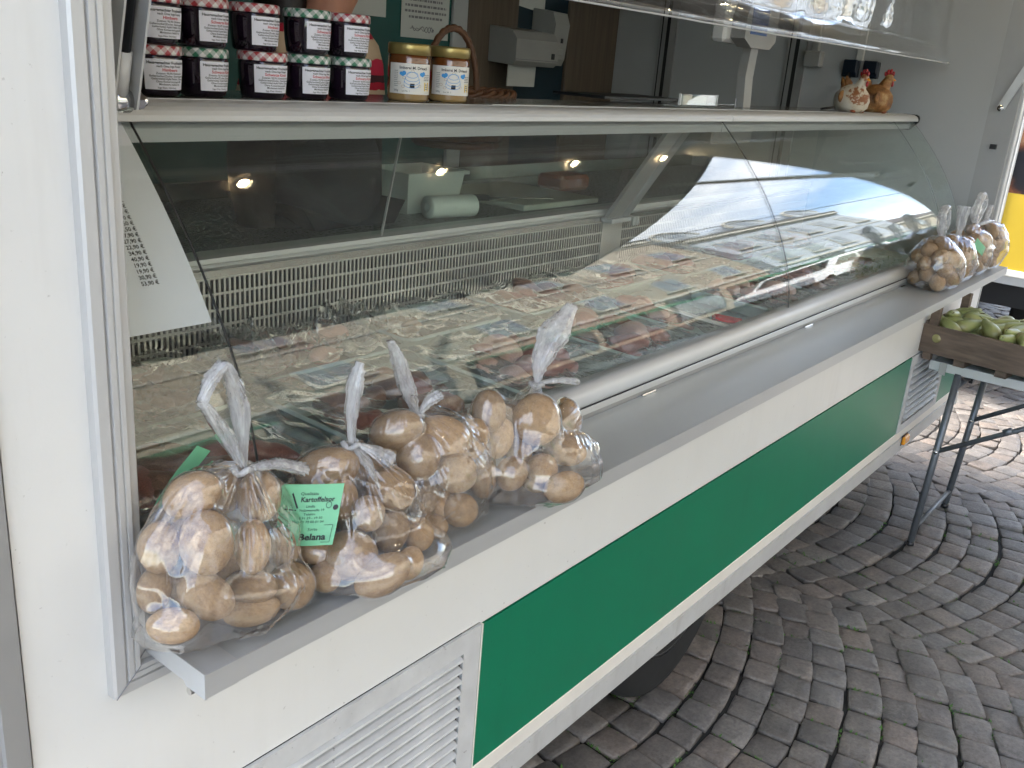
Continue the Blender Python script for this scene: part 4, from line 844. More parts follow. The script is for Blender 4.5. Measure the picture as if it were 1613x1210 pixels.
def bag_film(pots, knot, seed, nth=240, nz=96):
    # star-shaped film about the heap's centre; rings run from the knot over the shoulders to the shelf
    rg_ = np.random.default_rng(seed); knot = np.array(knot, float); C0 = np.mean([p[:3] for p in pots], 0); C = np.array([C0[0], C0[1], 1.0548+.45*(knot[2]-1.0548)])
    a = knot-C; hk = np.linalg.norm(a); a /= hk; e1 = np.cross(a, (0, 1, .1)); e1 /= np.linalg.norm(e1); e2 = np.cross(a, e1)
    s_ = np.linspace(0, 1, nz); psi = .035+(math.pi-.035)*(s_**1.15); th = np.linspace(0, 2*math.pi, nth, endpoint=False)
    U = np.cos(psi)[:, None, None]*a+np.sin(psi)[:, None, None]*(np.cos(th)[None, :, None]*e1+np.sin(th)[None, :, None]*e2)
    r = np.full((nz, nth), .012)
    for p in pots:
        Q = qmat(p); A = Q@np.diag(1/(np.array(p[3:6])+.0018)**2)@Q.T; O = C-np.array(p[:3]); AU = U@A
        qa = (AU*U).sum(-1); qb = AU@O; qc = O@A@O-1; disc = qb*qb-qa*qc; r = np.maximum(r, np.where(disc > 0, (-qb+np.sqrt(np.maximum(disc, 0)))/qa, 0))
    raw = r.copy(); sp_ = np.array([p[:3] for p in pots]); ex = sp_.max(0)-sp_.min(0)   # the slack base of the bag
    A = np.diag(1/np.array([.46*ex[0]+.022, .46*ex[1]+.022, .030])**2); O = C-np.array([C0[0], .5*(sp_[:, 1].max()+sp_[:, 1].min()), 1.078]); AU = U@A; qa = (AU*U).sum(-1); qb = AU@O; qc = O@A@O-1; disc = qb*qb-qa*qc; r = np.maximum(r, np.where(disc > 0, (-qb+np.sqrt(np.maximum(disc, 0)))/qa, 0)); k0, k1 = int(nz*.15), int(nth*.125)
    r = box_filter(r, k0, k1, np.max); r = box_filter(r, k0, k1, np.min); r = box_filter(r, 2, nth//50, np.mean); r = np.maximum(r, raw)
    ps1 = .72; i1 = int(np.searchsorted(psi, ps1)); f = np.clip(psi/ps1, 0, 1)[:, None]        # gathered towards the knot
    r = np.where(psi[:, None] < ps1, np.maximum(hk+(r[i1][None]-hk)*f**.9, raw), r)
    r = .35*r+.65*box_filter(r, 1, 1, np.mean)
    up = np.clip(1-psi/1.9, 0, 1)[:, None]
    pl = np.zeros((nz, nth))
    for h in range(16):
        kf = rg_.integers(6, 44); ph = rg_.uniform(0, 6.28); sw = rg_.uniform(-2.2, 2.2)
        sn = np.sin(kf*th[None]*.5+ph+sw*s_[:, None]*3) if kf % 2 == 0 else np.sin(kf*th[None]+ph+sw*s_[:, None]*3)
        pl += ((1-np.abs(sn))**2.2-.3)*rg_.uniform(.3, 1)
    pl /= 5.
    P2 = U.reshape(-1, 3)
    cr = (1-np.abs(vnoise(seed+5, 9)(P2, 3.4)*2.6)).clip(0)**5+.7*(1-np.abs(vnoise(seed+9, 9)(P2[:, ::-1], 6.)*2.6)).clip(0)**5; cr = cr.reshape(nz, nth)-.15
    slack = box_filter(np.clip((r-raw)/.02, 0, 1), 1, 2, np.mean)
    r = r+.011*pl*up**.6*(.30+.70*slack)*np.clip(psi/.25, 0, 1)[:, None]+.0050*cr*(.25+.75*slack)
    r = np.maximum(r, raw*.999)
    V = C+U*r[..., None]; low = V[..., 2] < 1.0550
    V[..., 2] = np.where(low, 1.0550+.0004*np.abs(pl), V[..., 2])
    mb = MB(); n = nth
    mb.add(V.reshape(-1, 3), [(i*n+k, i*n+(k+1) % n, (i+1)*n+(k+1) % n, (i+1)*n+k) for i in range(nz-1) for k in range(n)])
    return mb
def crumple_tube(pts, rad, seed, flat=.45, n=34, twist=.8, sub=9):
    r = np.random.default_rng(seed); P = np.array(pts, float); m = len(P); t_ = np.linspace(0, m-1, (m-1)*sub+1); 
    Q = np.stack([np.interp(t_, range(m), P[:, i]) for i in range(3)], -1)
    for _ in range(4): Q[1:-1] = .25*Q[:-2]+.5*Q[1:-1]+.25*Q[2:]
    Rd = np.interp(t_, range(m), rad)*(1+.07*r.normal(size=len(t_)))
    rid = 1+.0*np.arange(n); th = np.linspace(0, 2*math.pi, n, endpoint=False)
    for k in range(6): rid = rid+.16*np.abs(np.sin(r.integers(3, 9)*th/1.0+r.uniform(0, 6)))-.08
    return MB().tube(Q, Rd, n, flat, True, rid, twist)
TAILS = {
1: ((.626, -.045, 1.243), [([(.626, -.045, 1.243), (.602, -.045, 1.292), (.574, -.046, 1.337)], [.006, .013, .009]), ([(.573, -.046, 1.337), (.586, -.044, 1.360), (.604, -.043, 1.375)], [.009, .012, .010]), ([(.604, -.043, 1.375), (.617, -.042, 1.350), (.626, -.042, 1.313), (.627, -.044, 1.244)], [.010, .013, .014, .006]), ([(.628, -.048, 1.242), (.665, -.056, 1.241), (.698, -.064, 1.226)], [.006, .012, .015])]),
2: ((.801, -.04, 1.224), [([(.801, -.04, 1.224), (.799, -.04, 1.265), (.805, -.04, 1.305), (.813, -.04, 1.334)], [.005, .009, .0115, .006]), ([(.803, -.044, 1.223), (.825, -.060, 1.212), (.842, -.075, 1.200)], [.006, .017, .021]), ([(.803, -.044, 1.222), (.806, -.070, 1.200), (.811, -.085, 1.172)], [.006, .008, .004])]),
3: ((.933, -.03, 1.229), [([(.933, -.03, 1.229), (.912, -.03, 1.275), (.890, -.03, 1.325), (.877, -.03, 1.348)], [.006, .013, .010, .006]), ([(.937, -.034, 1.230), (.952, -.038, 1.248), (.966, -.042, 1.256)], [.006, .013, .015])]),
4: ((1.223, -.03, 1.212), [([(1.223, -.03, 1.213), (1.225, -.03, 1.244), (1.256, -.03, 1.290), (1.306, -.03, 1.334)], [.005, .013, .024, .009]), ([(1.228, -.034, 1.213), (1.262, -.05, 1.215), (1.290, -.065, 1.210)], [.005, .011, .011])]),
5: ((3.655, -.02, 1.222), [([(3.655, -.02, 1.222), (3.62, -.02, 1.275), (3.59, -.02, 1.315)], [.007, .014, .014]), ([(3.59, -.02, 1.315), (3.63, -.02, 1.345), (3.645, -.02, 1.328)], [.012, .012, .012]), ([(3.645, -.02, 1.328), (3.665, -.02, 1.28), (3.656, -.02, 1.224)], [.012, .014, .007])]),
6: ((3.90, -.02, 1.21), [([(3.90, -.02, 1.21), (3.895, -.02, 1.27), (3.89, -.02, 1.325)], [.007, .014, .018])]),
7: ((4.12, -.02, 1.225), [([(4.12, -.02, 1.225), (4.08, -.02, 1.285), (4.13, -.02, 1.36)], [.007, .014, .012]), ([(4.13, -.02, 1.36), (4.19, -.02, 1.32), (4.122, -.02, 1.226)], [.012, .015, .007]), ([(4.122, -.02, 1.227), (4.20, -.04, 1.245), (4.27, -.05, 1.245)], [.007, .014, .012])]),
8: ((4.30, -.02, 1.245), [([(4.30, -.02, 1.245), (4.32, -.02, 1.275), (4.33, -.02, 1.30)], [.006, .010, .010])]),
}
BAGLAB = {1: 'clear bag of potatoes with a looped knot at the left shelf end by the frame', 2: 'clear bag of potatoes with a bright green variety tag', 3: 'clear bag of potatoes behind the green-tagged bag, tail leaning left', 4: 'clear bag of potatoes with a broad upright tail, right end of the near group',
          5: 'foremost potato bag of the group at the far shelf end', 6: 'potato bag with a straight tail, second in the far group', 7: 'potato bag with a looped knot, third in the far group', 8: 'last potato bag at the far shelf end by the frame'}
for b, (knot, tails) in TAILS.items():
    near_ = b < 5; c_ = np.mean([p[:3] for p in POT[b]], 0)
    bg_ = thing('potato_bag', BAGLAB[b], 'potato bag', (float(c_[0]), float(c_[1]), 1.0535), 'clear bags of potatoes on the shelf')
    obj('film', bag_film(POT[b], knot, 40+b, *((240, 96) if near_ else (120, 56))), 'bag_film', bg_, True)
    for k, (pts, rad) in enumerate(tails): obj('tail', crumple_tube(pts, rad, b*10+k), 'bag_bunch', bg_, True)
    obj('knot', MB().tube([(knot[0]+.0105*math.cos(a), knot[1]+.0105*math.sin(a), knot[2]-.002+.003*math.sin(3*a)) for a in np.linspace(0, 6.0, 14)], .0042, 8), 'bag_bunch', bg_, True)
# green variety tag
def plane_fn(o, ux, uy): o, ux, uy = map(np.array, (o, ux, uy)); nn = np.cross(ux, uy); nn = nn/np.linalg.norm(nn); return lambda u, v, off=0.: tuple(o+ux*u+uy*v+nn*off)
VT = thing('variety_tag', 'bright green paper tag reading Belana in the second potato bag', 'tag', (.705, -.10, 1.13))
q00, q10, q11, q01 = [np.array(q) for q in ((0.669, -0.045, 1.123), (0.704, -0.115, 1.140), (0.736, -0.100, 1.207), (0.678, -0.055, 1.208))]
def tagf(u, v, off=0.):
    p = (q00*(1-u)+q10*u)*(1-v)+(q01*(1-u)+q11*u)*v; n = np.array([-.45, -.82, .2]); return p+n*(off+.003*math.sin(3*u)+.0015*math.sin(5*v))
obj('tag_paper', MB().grid([[tagf(u, v) for u in np.linspace(0, 1, 9)] for v in np.linspace(0, 1, 9)]).grid([[tagf(u, v, -.0005) for u in np.linspace(0, 1, 9)] for v in np.linspace(0, 1, 9)]), 'tag_green', VT, True)
mb = MB(); F = lambda a, b: tagf(a, b, .0011)
def tt(s_, size, x, y, bold=0., asp=1.15):
    vs, fs = text(s_, 1., 'CENTER', bold); mb.add([F(x+v[0]*size*asp, y+v[1]*size) for v in vs], fs)
tt('Belana', .15, .62, .10, .03); tt('Sorte', .065, .60, .255); tt('Kartoffelsor', .115, .60, .72, .02, 1.0); tt('Qualit\u00e4ts', .07, .45, .83)
for k, s_ in enumerate(('Lindla', 'Nebenstra\u00dfe 19', 'Telefon', '0 91 29 - 19 50', 'Mob 01 72 00 01 04')): tt(s_, .055, .50+.03*(k % 2), .63-.062*k)
for x0_, x1_, y0_, y1_ in ((.05, .93, .05, .058), (.05, .93, .335, .343), (.05, .058, .05, .335), (.922, .93, .05, .335)): mb.add([F(x0_, y0_), F(x1_, y0_), F(x1_, y1_), F(x0_, y1_)], [(0, 1, 2, 3)])
for cx_, cy_, r_ in ((.92, .62, .045),): mb.add([F(cx_+r_*math.cos(a), cy_+r_*math.sin(a)) for a in np.linspace(0, 6.28, 13)[:-1]], [tuple(range(12))])
for k in range(20):
    a0, a1 = 6.28*k/20, 6.28*(k+1)/20; mb.add([F(.80+r_*math.cos(a)*.9, .665+r_*math.sin(a)) for a, r_ in ((a0, .045), (a1, .045), (a1, .054), (a0, .054))], [(0, 1, 2, 3)])
mb.add([F(.16, .85), F(.18, .87), F(.30, .62), F(.27, .62)], [(0, 1, 2, 3)]); mb.add([F(.08, .62), F(.27, .60), F(.27, .58), F(.08, .60)], [(0, 1, 2, 3)])
obj('print', mb, 'ink', VT)
o = obj('variety_tag', MB().grid([[np.array((.545, .012, 1.20))*(1-v)+np.array((.60, .008, 1.262))*v+np.array((.018, .0, -.012))*u+np.array((0, .003*math.sin(4*v), 0)) for u in np.linspace(0, 1, 3)] for v in np.linspace(0, 1, 8)]), 'tag_green', None, True); tag(o, 'green paper slip peeking out behind the leftmost potato bag', 'tag')
o = obj('variety_tag', MB().grid([[np.array((3.88, -.085, 1.185))*(1-v)+np.array((3.99, -.10, 1.14))*v+np.array((.03, .0, .03))*u for u in np.linspace(0, 1, 3)] for v in np.linspace(0, 1, 6)]), 'tag_green', None, True); tag(o, 'green paper slip in the far group of potato bags', 'tag')

# ---------------------------------------------------------------- scale, holder, figurines, wall fittings
SC = thing('shop_scale', 'grey weighing scale column with a small customer display', 'scale', (3.09, .56, 1.6228))
obj('column', MB().prism([(3.07, 1.6230), (3.125, 1.6230), (3.112, 1.72), (3.122, 1.825), (3.068, 1.825), (3.055, 1.72)], .545, .575, 'y'), 'plastic_grey', SC)
hd = obj('display_head', MB().prism([(2.965, 1.90), (2.965, 1.835), (3.02, 1.81), (3.16, 1.81), (3.20, 1.835), (3.20, 1.95), (2.99, 1.95)], .525, .575, 'y'), 'plastic_grey', SC)
obj('screen', MB().box(3.00, 3.12, .5225, .5248, 1.85, 1.93), 'screen_blue', hd); obj('rear_housing', MB().box(2.93, 3.15, .577, .63, 1.82, 1.95, .01), 'plastic_white', hd)
obj('scale_base', MB().box(2.95, 3.25, .58, .90, 1.500, 1.56, .006), 'plastic_grey', SC)
o = obj('scale_tray', MB().box(2.31, 2.75, .60, .78, 1.632, 1.640, .001), 'plastic_dark'); tag(o, 'thin black tray on the counter left of the scale', 'tray')
CH = thing('card_holder', 'clear acrylic card holder standing on the counter top', 'card holder', (2.6, .49, 1.6228))
obj('holder_front', MB().box(2.515, 2.740, .478, .481, 1.630, 1.660), 'flat_glass', CH); obj('holder_foot', MB().box(2.51, 2.745, .482, .53, 1.6246, 1.6275), 'flat_glass', CH); obj('price_plate', MB().box(2.525, 2.68, .482, .484, 1.632, 1.656), 'plastic_grey', CH)
[obj('holder_edge', MB().box(a_, a_+.0028, .476, .483, 1.629, 1.661), 'plastic_white', CH) for a_ in (2.512, 2.7402)]
o = obj('wire_stand', MB().tube([(2.75, .5, 1.634), (2.92, .5, 1.634)], .0015, 6).tube([(2.915, .5, 1.6228), (2.915, .5, 1.652)], .0015, 6), 'chrome'); tag(o, 'thin wire stand on the counter right of the card holder', 'stand')
def hen(name, lab, c, s, body, head, yaw):
    h = thing(name, lab, 'figurine', c, 'ceramic hens on the counter'); cz = c[2]
    ca, sa = math.cos(yaw), math.sin(yaw)
    W = lambda p: (c[0]+s*(p[0]*ca-p[1]*sa), c[1]+s*(p[0]*sa+p[1]*ca), cz+s*p[2])
    mb = MB().lathe([(.20, 0), (.44, .02), (.60, .18), (.64, .40), (.60, .62), (.44, .82), (.22, .94), (.02, .97)], 28).xf(lambda p: W((p[0]*(1.05 if p[0] < 0 else 1), p[1]*.92, p[2]))); obj('body', mb, body, h, True)
    obj('neck', MB().tube([W((.12, 0, .62)), W((.26, 0, .90)), W((.34, 0, 1.10)), W((.38, 0, 1.20))], [s*.30, s*.22, s*.17, s*.12], 16), head, h, True)
    obj('head', MB().ball(W((.38, 0, 1.18)), s*.165, 16, 10), head, h, True)
    for k, (x, z, r_) in enumerate(((.22, 1.34, .07), (.31, 1.40, .085), (.41, 1.42, .09), (.50, 1.36, .075))): obj('comb', MB().ball(W((x, 0, z)), (s*r_, s*r_*.6, s*r_*1.2), 10, 8), 'comb_red', h, True)
    obj('beak', MB().tube([W((.52, 0, 1.17)), W((.64, 0, 1.13))], [s*.06, s*.008], 8), 'amber', h, True)
    obj('wattle', MB().ball(W((.53, 0, 1.01)), (s*.06, s*.05, s*.10), 10, 8), 'comb_red', h, True)
    for k, (x, z, l) in enumerate(((-.42, .86, .14), (-.50, 1.00, .18), (-.38, 1.08, .16), (-.30, 1.02, .12))): obj('tail_feather', MB().tube([W((-.26, .05*(k-1.5), .62)), W((x, .06*(k-1.5), z)), W((x-.06, .07*(k-1.5), z+l))], [s*.12, s*.10, s*.03], 10), 'hen_brown', h, True)
    for sy in (-1, 1):
        obj('wing', MB().ball(W((-.08, .48*sy, .52)), (s*.30, s*.10, s*.22), 12, 8), 'hen_brown', h, True); obj('foot', MB().ball(W((.32, .22*sy, .05)), (s*.20, s*.10, s*.06), 10, 6), 'hen_foot', h, True)
        obj('eye', MB().ball(W((.47, .10*sy, 1.23)), s*.025, 8, 6), 'ink', h, True)
hen('hen_figurine', 'white ceramic hen figurine, the left of the pair on the counter end', (3.745, .425, 1.6240), .104, 'hen_white', 'hen_white', -1.9)
hen('rooster_figurine', 'brown ceramic rooster figurine with a red comb on the counter end', (4.045, .44, 1.6240), .112, 'hen_brown', 'hen_brown', -.9)
SB = thing('wall_socket', 'dark blue double power socket on the inner end wall behind the figurines', 'socket', (4.44, .67, 1.78))
for yy in (.70, .61): q = obj('socket', MB().box(4.425, 4.4515, yy-.035, yy+.035, 1.755, 1.825, .004), 'socket_blue', SB); obj('flap_cover', MB().box(4.415, 4.4248, yy-.03, yy+.03, 1.775, 1.828, .003), 'socket_blue', q)
tag(obj('cable_duct', MB().box(4.435, 4.4515, .655, .685, 1.827, 2.6, .002), 'wall_white'), 'pale cable duct running up the inner end wall', 'cable duct')
SW = thing('switch_box', 'white switch box on the inner end wall below a conduit', 'switch', (4.44, .87, 1.82)); obj('box', MB().box(4.405, 4.4515, .835, .915, 1.785, 1.855, .006), 'plastic_grey', SW); obj('conduit', MB().box(4.43, 4.4515, .862, .895, 1.8555, 2.6, .003), 'plastic_grey', SW)
tag(obj('power_cable', MB().tube([(4.40, .69, 1.77), (4.2, .60, 1.70), (3.95, .55, 1.635), (3.7, .52, 1.627)], .004, 8), 'plastic_dark', None, True), 'black power cable hanging behind the ceramic hens', 'cable')
# dispensers on the back wall
TD = thing('towel_dispenser', 'white paper towel dispenser on the back wall with a towel hanging', 'dispenser', (3.58, 1.85, 1.69))
obj('housing', MB().prism([(1.967, 1.70), (1.82, 1.69), (1.80, 1.71), (1.80, 1.80), (1.83, 1.835), (1.967, 1.85)], 3.42, 3.73), 'plastic_grey', TD); obj('towel_end', MB().prism([(1.868, 1.7), (1.872, 1.7), (1.876, 1.60), (1.870, 1.60)], 3.46, 3.66), 'towel', TD); obj('lock', MB().box(3.68, 3.70, 1.796, 1.80, 1.725, 1.75), 'plastic_dark', TD)
obj('seam_line', MB().box(3.42, 3.73, 1.7985, 1.7999, 1.715, 1.718), 'ink_grey', TD)
SD = thing('soap_dispenser', 'tall white soap dispenser right of the towel dispenser', 'dispenser', (3.76, 1.90, 1.69))
obj('housing', MB().prism([(1.967, 1.70), (1.86, 1.70), (1.845, 1.73), (1.83, 1.88), (1.85, 1.93), (1.967, 1.945)], 3.735, 3.845), 'plastic_grey', SD); obj('button', MB().box(3.765, 3.815, 1.832, 1.842, 1.745, 1.775, .003), 'plastic_grey', SD); obj('window', MB().box(3.785, 3.80, 1.828, 1.8315, 1.80, 1.82), 'ink', SD)
def notice(x0, x1, z0, z1, lab, y=1.972, lines=9, tilt=0.):
    nt_ = thing('notice', lab, 'notice', ((x0+x1)/2, y, z0)); f = lambda u, v: (u, y-.0030, v+tilt*(u-x0))
    obj('sheet', MB().add([(x0, y-.0005, z0), (x1, y-.0005, z0+tilt*(x1-x0)), (x1, y-.0005, z1+tilt*(x1-x0)), (x0, y-.0005, z1), (x0, y-.0022, z0), (x1, y-.0022, z0+tilt*(x1-x0)), (x1, y-.0022, z1+tilt*(x1-x0)), (x0, y-.0022, z1)], [(0, 1, 2, 3), (4, 5, 6, 7), (0, 1, 5, 4), (2, 3, 7, 6), (0, 3, 7, 4), (1, 2, 6, 5)]), 'paper_notice', nt_)
    if lines:
        mb = MB(); w_ = x1-x0
        for k in range(lines): ind = .06+.10*random.random(); bars(mb, x0+w_*ind, x1-w_*ind, z0+.075+.0215*k, .009, f, k+80)
        obj('print_lines', mb, 'ink_grey', nt_); mr = MB(); bars(mr, x0+.06, x1-.05, z0+.075+.0215*lines+.008, .014, f, 5); obj('heading', mr, 'ink_red', nt_)
        ms = MB(); ms.tube([(x0+.05+.10*math.sin(.07*k)+.0016*k, y-.0035, z0+.035+.012*math.sin(k*.9)*math.sin(k*.13)) for k in range(60)], .0012, 4); obj('signature', ms, 'ink_grey', nt_)
notice(2.885, 3.165, 1.765, 2.12, 'printed white notice with handwriting on the green back wall')
notice(2.60, 2.80, 1.83, 2.15, 'plain white sheet on the green wall beside the person', lines=0)
notice(3.62, 3.82, 1.945, 2.2, 'white sheet hanging above the soap dispenser', 1.967, 0, -.10)

# ---------------------------------------------------------------- clear weather guard hanging from the ceiling
WG = thing('weather_guard', 'clear glossy plastic guard hanging above the counter top', 'guard', (3.0, .3, 1.85))
xs = np.linspace(1.15, 4.30, 90); zs = np.linspace(1.845, 2.68, 30); nz = vnoise(77, 8)
def guard(yo):
    X, Z = np.meshgrid(xs, zs); P = np.stack([X*1.3, Z*1.1, 0*X], -1).reshape(-1, 3)
    return np.stack([X, .30+yo+.022*nz(P, 2.6).reshape(X.shape)+.006*nz(P[:, ::-1], 8.).reshape(X.shape)-.05*np.exp(-((Z-1.845)/.03)**2), Z], -1)
obj('sheet', MB().grid(guard(0)), 'acrylic', WG, True); obj('sheet', MB().grid(guard(.012)), 'acrylic', WG, True)
hm = guard(0)[0]; obj('hem', MB().tube([(p[0], p[1]+.006, p[2]-.002) for p in hm], .008, 10), 'acrylic', WG, True)
obj('hem_rod', MB().tube([(p[0], p[1]+.004, p[2]-.0105) for p in hm], .0022, 6), 'alu_light', WG, True)
hm2 = guard(0)[2]; obj('fold', MB().tube([(p[0], p[1]-.004, p[2]+.002*math.sin(p[0]*9)) for p in hm2], .004, 8), 'acrylic', WG, True)
obj('hanger_rail', MB().box(1.15, 4.30, .28, .33, 2.68, 2.70), 'alu', WG)
# ceiling spots
for k, x in enumerate((1.80, 2.68, 3.55, 4.33)):
    ls = thing('ceiling_spot', ('first', 'second', 'third', 'fourth')[k]+' warm ceiling spot from the left, seen mirrored in the curved glass', 'ceiling lamp', (x, -.06, 2.75), 'ceiling spots over the counter')
    obj('ring', MB().lathe([(.026, -.012), (.040, -.012), (.042, -.004), (.042, 0), (.026, 0)], 24, caps=False).xf(lambda p: (x+p[0], -.06+p[1], 2.752+p[2])), 'lamp_ring', ls, True); obj('bulb', MB().ball((x, -.06, 2.748), (.018, .018, .009), 14, 8), 'lamp_glow', ls, True)

# ---------------------------------------------------------------- person behind the jars
def skin(name, V, E, Rr, mat, parent=None, levels=2):
    me = bpy.data.meshes.new(name); me.from_pydata(V, E, []); me.materials.append(M[mat]); o = link(name, me, parent)
    mo = o.modifiers.new('skin', 'SKIN'); mo.use_smooth_shade = True
    if not me.skin_vertices: pass
    for i, r in enumerate(Rr): me.skin_vertices[0].data[i].radius = r if hasattr(r, '__len__') else (r, r)
    me.skin_vertices[0].data[0].use_root = True
    su = o.modifiers.new('sub', 'SUBSURF'); su.levels = levels; su.render_levels = levels
    return o
px, py = 1.63, 1.00
J = dict(pel=(0, 0, 1.33), chest=(0, -.02, 1.60), neck0=(0, -.01, 1.735), neck1=(.01, -.02, 1.80), head0=(.025, -.03, 1.86), head1=(.02, -.025, 1.95), top=(.01, -.01, 2.02),
         shl=(-.15, -.01, 1.70), ell=(-.20, .01, 1.43), wrl=(-.19, -.03, 1.20), hal=(-.185, -.05, 1.12), shr=(.13, .01, 1.70), elr=(.175, .03, 1.43), wrr=(.185, .0, 1.20), har=(.19, -.02, 1.12),
         hpl=(-.09, 0, 1.27), knl=(-.10, -.01, .88), anl=(-.10, .01, .53), tol=(-.10, -.15, .49), hpr=(.09, 0, 1.27), knr=(.10, -.01, .88), anr=(.10, .01, .53), tor=(.10, -.15, .49))
keys = list(J); E_ = [('pel', 'chest'), ('chest', 'neck0'), ('neck0', 'neck1'), ('neck1', 'head0'), ('head0', 'head1'), ('head1', 'top'), ('chest', 'shl'), ('shl', 'ell'), ('ell', 'wrl'), ('wrl', 'hal'), ('chest', 'shr'), ('shr', 'elr'), ('elr', 'wrr'), ('wrr', 'har'), ('pel', 'hpl'), ('hpl', 'knl'), ('knl', 'anl'), ('anl', 'tol'), ('pel', 'hpr'), ('hpr', 'knr'), ('knr', 'anr'), ('anr', 'tor')]
RR = dict(pel=(.14, .10), chest=(.15, .10), neck0=.062, neck1=.055, head0=(.078, .085), head1=(.085, .095), top=.05, shl=.06, ell=.042, wrl=.028, hal=.025, shr=.06, elr=.042, wrr=.028, har=.025, hpl=.085, knl=.06, anl=.04, tol=.035, hpr=.085, knr=.06, anr=.04, tor=.035)
# fingers as short chains from each palm
for s_, hk in (('l', 'hal'), ('r', 'har')):
    hx, hy, hz = J[hk]
    for k, (dx, L) in enumerate(((-.022, .055), (-.007, .065), (.008, .060), (.022, .048))):
        a, b = f'f{s_}{k}a', f'f{s_}{k}b'; J[a] = (hx, hy+dx, hz-.035); J[b] = (hx, hy+dx*1.2-.012, hz-.035-L); keys += [a, b]; E_ += [(hk, a), (a, b)]; RR[a] = .009; RR[b] = .007
    a = f't{s_}'; sg = 1 if s_ == 'l' else -1; J[a] = (hx+.02*sg, hy-.04, hz-.02); keys.append(a); E_.append((hk, a)); RR[a] = .009
idx = {k: i for i, k in enumerate(keys)}
W3 = lambda p: (px+p[0], py+p[1], p[2])
person = skin('person', [W3(J[k]) for k in keys], [(idx[a], idx[b]) for a, b in E_], [RR[k] for k in keys], 'skin')
tag(person, 'person in a striped knit sweater standing behind the jam jars', 'person')
ck = ['pel', 'chest', 'neck0', 'shl', 'ell', 'wrl', 'shr', 'elr', 'wrr']; ci = {k: i for i, k in enumerate(ck)}
skin('sweater', [W3(J[k]) for k in ck], [(ci[a], ci[b]) for a, b in E_ if a in ci and b in ci], [{'pel': (.165, .125), 'chest': (.175, .125), 'neck0': .07, 'shl': .078, 'ell': .062, 'wrl': .042, 'shr': .078, 'elr': .062, 'wrr': .042}[k] for k in ck], 'striped_knit', person)
lk_ = ['pel', 'hpl', 'knl', 'anl', 'hpr', 'knr', 'anr']; li = {k: i for i, k in enumerate(lk_)}
skin('trousers', [W3(J[k]) for k in lk_], [(li[a], li[b]) for a, b in E_ if a in li and b in li], [{'pel': (.15, .11), 'hpl': .10, 'knl': .075, 'anl': .055, 'hpr': .10, 'knr': .075, 'anr': .055}[k] for k in lk_], 'trousers', person)
ak = ['pel', 'chest']; skin('torso_shade', [W3((0, -.005, 1.20)), W3((0, -.012, 1.40)), W3((0, -.02, 1.565))], [(0, 1), (1, 2)], [(.19, .15), (.185, .142), (.17, .13)], 'trousers', person)  # dark shell added so the torso stays dim behind the glass
hb = MB().ball((px+.01, py+.005, 1.955), (.108, .118, .115), 22, 14); P = np.array(hb.v); n_ = vnoise(5, 8); hb.v = [tuple(p) for p in P+(P-P.mean(0))*(.05*n_(P, 30.))[:, None]]
obj('hair', hb, 'hair', person, True); obj('hair', MB().tube([W3((-.045, .06, 1.93)), W3((-.07, .06, 1.82)), W3((-.085, .04, 1.72)), W3((-.08, .02, 1.62))], [.07, .075, .065, .03], 12, .7), 'hair', person, True)
for sx in (-1, 1): obj('eye', MB().ball(W3((.025+.03*sx, -.118, 1.905)), .012, 10, 8), 'ink', person, True)
obj('nose', MB().tube([W3((.026, -.112, 1.91)), W3((.027, -.135, 1.875)), W3((.026, -.118, 1.862))], [.008, .013, .010], 8), 'skin', person, True)
obj('mouth', MB().tube([W3((.0, -.108, 1.838)), W3((.026, -.115, 1.834)), W3((.052, -.108, 1.838))], [.003, .006, .003], 8), 'meat_pink', person, True)
for sx in (-1, 1): obj('ear', MB().ball(W3((.02+.088*sx, -.02, 1.89)), (.010, .018, .028), 8, 8), 'skin', person, True)

# ---------------------------------------------------------------- table with the pear crate
TB = thing('folding_table', 'grey folding trestle table carrying the pear crate', 'table', (4.1, -.6, 0))
B = lambda n, mb, mat, smooth=False, parent=TB: obj(n, mb, mat, parent, smooth)
B('table_top', MB().box(3.80, 4.40, -1.65, -.055, .722, .745, .004), 'table_top'); B('edge_band', MB().box(3.792, 3.7995, -1.65, -.055, .712, .7455).box(3.792, 4.40, -.0545, -.047, .712, .7455), 'alu')
B('edge_clip', MB().box(3.786, 3.7915, -.11, -.085, .70, .748), 'plastic_grey')
lg = [((3.80, -.155, .715), (3.735, -.140, .003)), ((4.33, -.165, .715), (4.235, -.140, .003)), ((3.80, -1.45, .715), (3.735, -1.47, .003)), ((4.33, -1.45, .715), (4.235, -1.47, .003))]
for a, b in lg:
    q = B('leg', MB().tube([a, b], .0135, 14), 'leg_grey', True); B('foot_cap', MB().tube([(b[0]+.002, b[1], .02), (b[0], b[1], .0)], .0155, 12), 'plastic_dark', True, q)
lp = lambda i, z: tuple(np.array(lg[i][1])+(np.array(lg[i][0])-np.array(lg[i][1]))*(z/.715))
for i in (0, 2): B('foot_bar', MB().tube([lp(i, .075), lp(i+1, .075)], .009, 10), 'leg_grey', True); B('top_bar', MB().tube([lp(i, .66), lp(i+1, .66)], .010, 10), 'leg_grey', True)
for i, sx in ((0, 0), (1, 0)):
    p = lp(i, .40); B('brace', MB().tube([p, (p[0], -.62, .71)], .0095, 12), 'leg_grey', True); B('brace_joint', MB().tube([(p[0], -.36, .545), (p[0], -.385, .562)], .0125, 12), 'leg_grey', True); B('brace_bolt', MB().tube([(p[0]-.016, p[1], p[2]), (p[0]+.016, p[1], p[2])], .0075, 8), 'chrome', True)
B('latch', MB().box(3.93, 3.985, -.185, -.170, .655, .675, .002).tube([(3.84, -.15, .69), (3.90, -.17, .672), (3.94, -.178, .668)], .003, 6), 'plastic_dark')
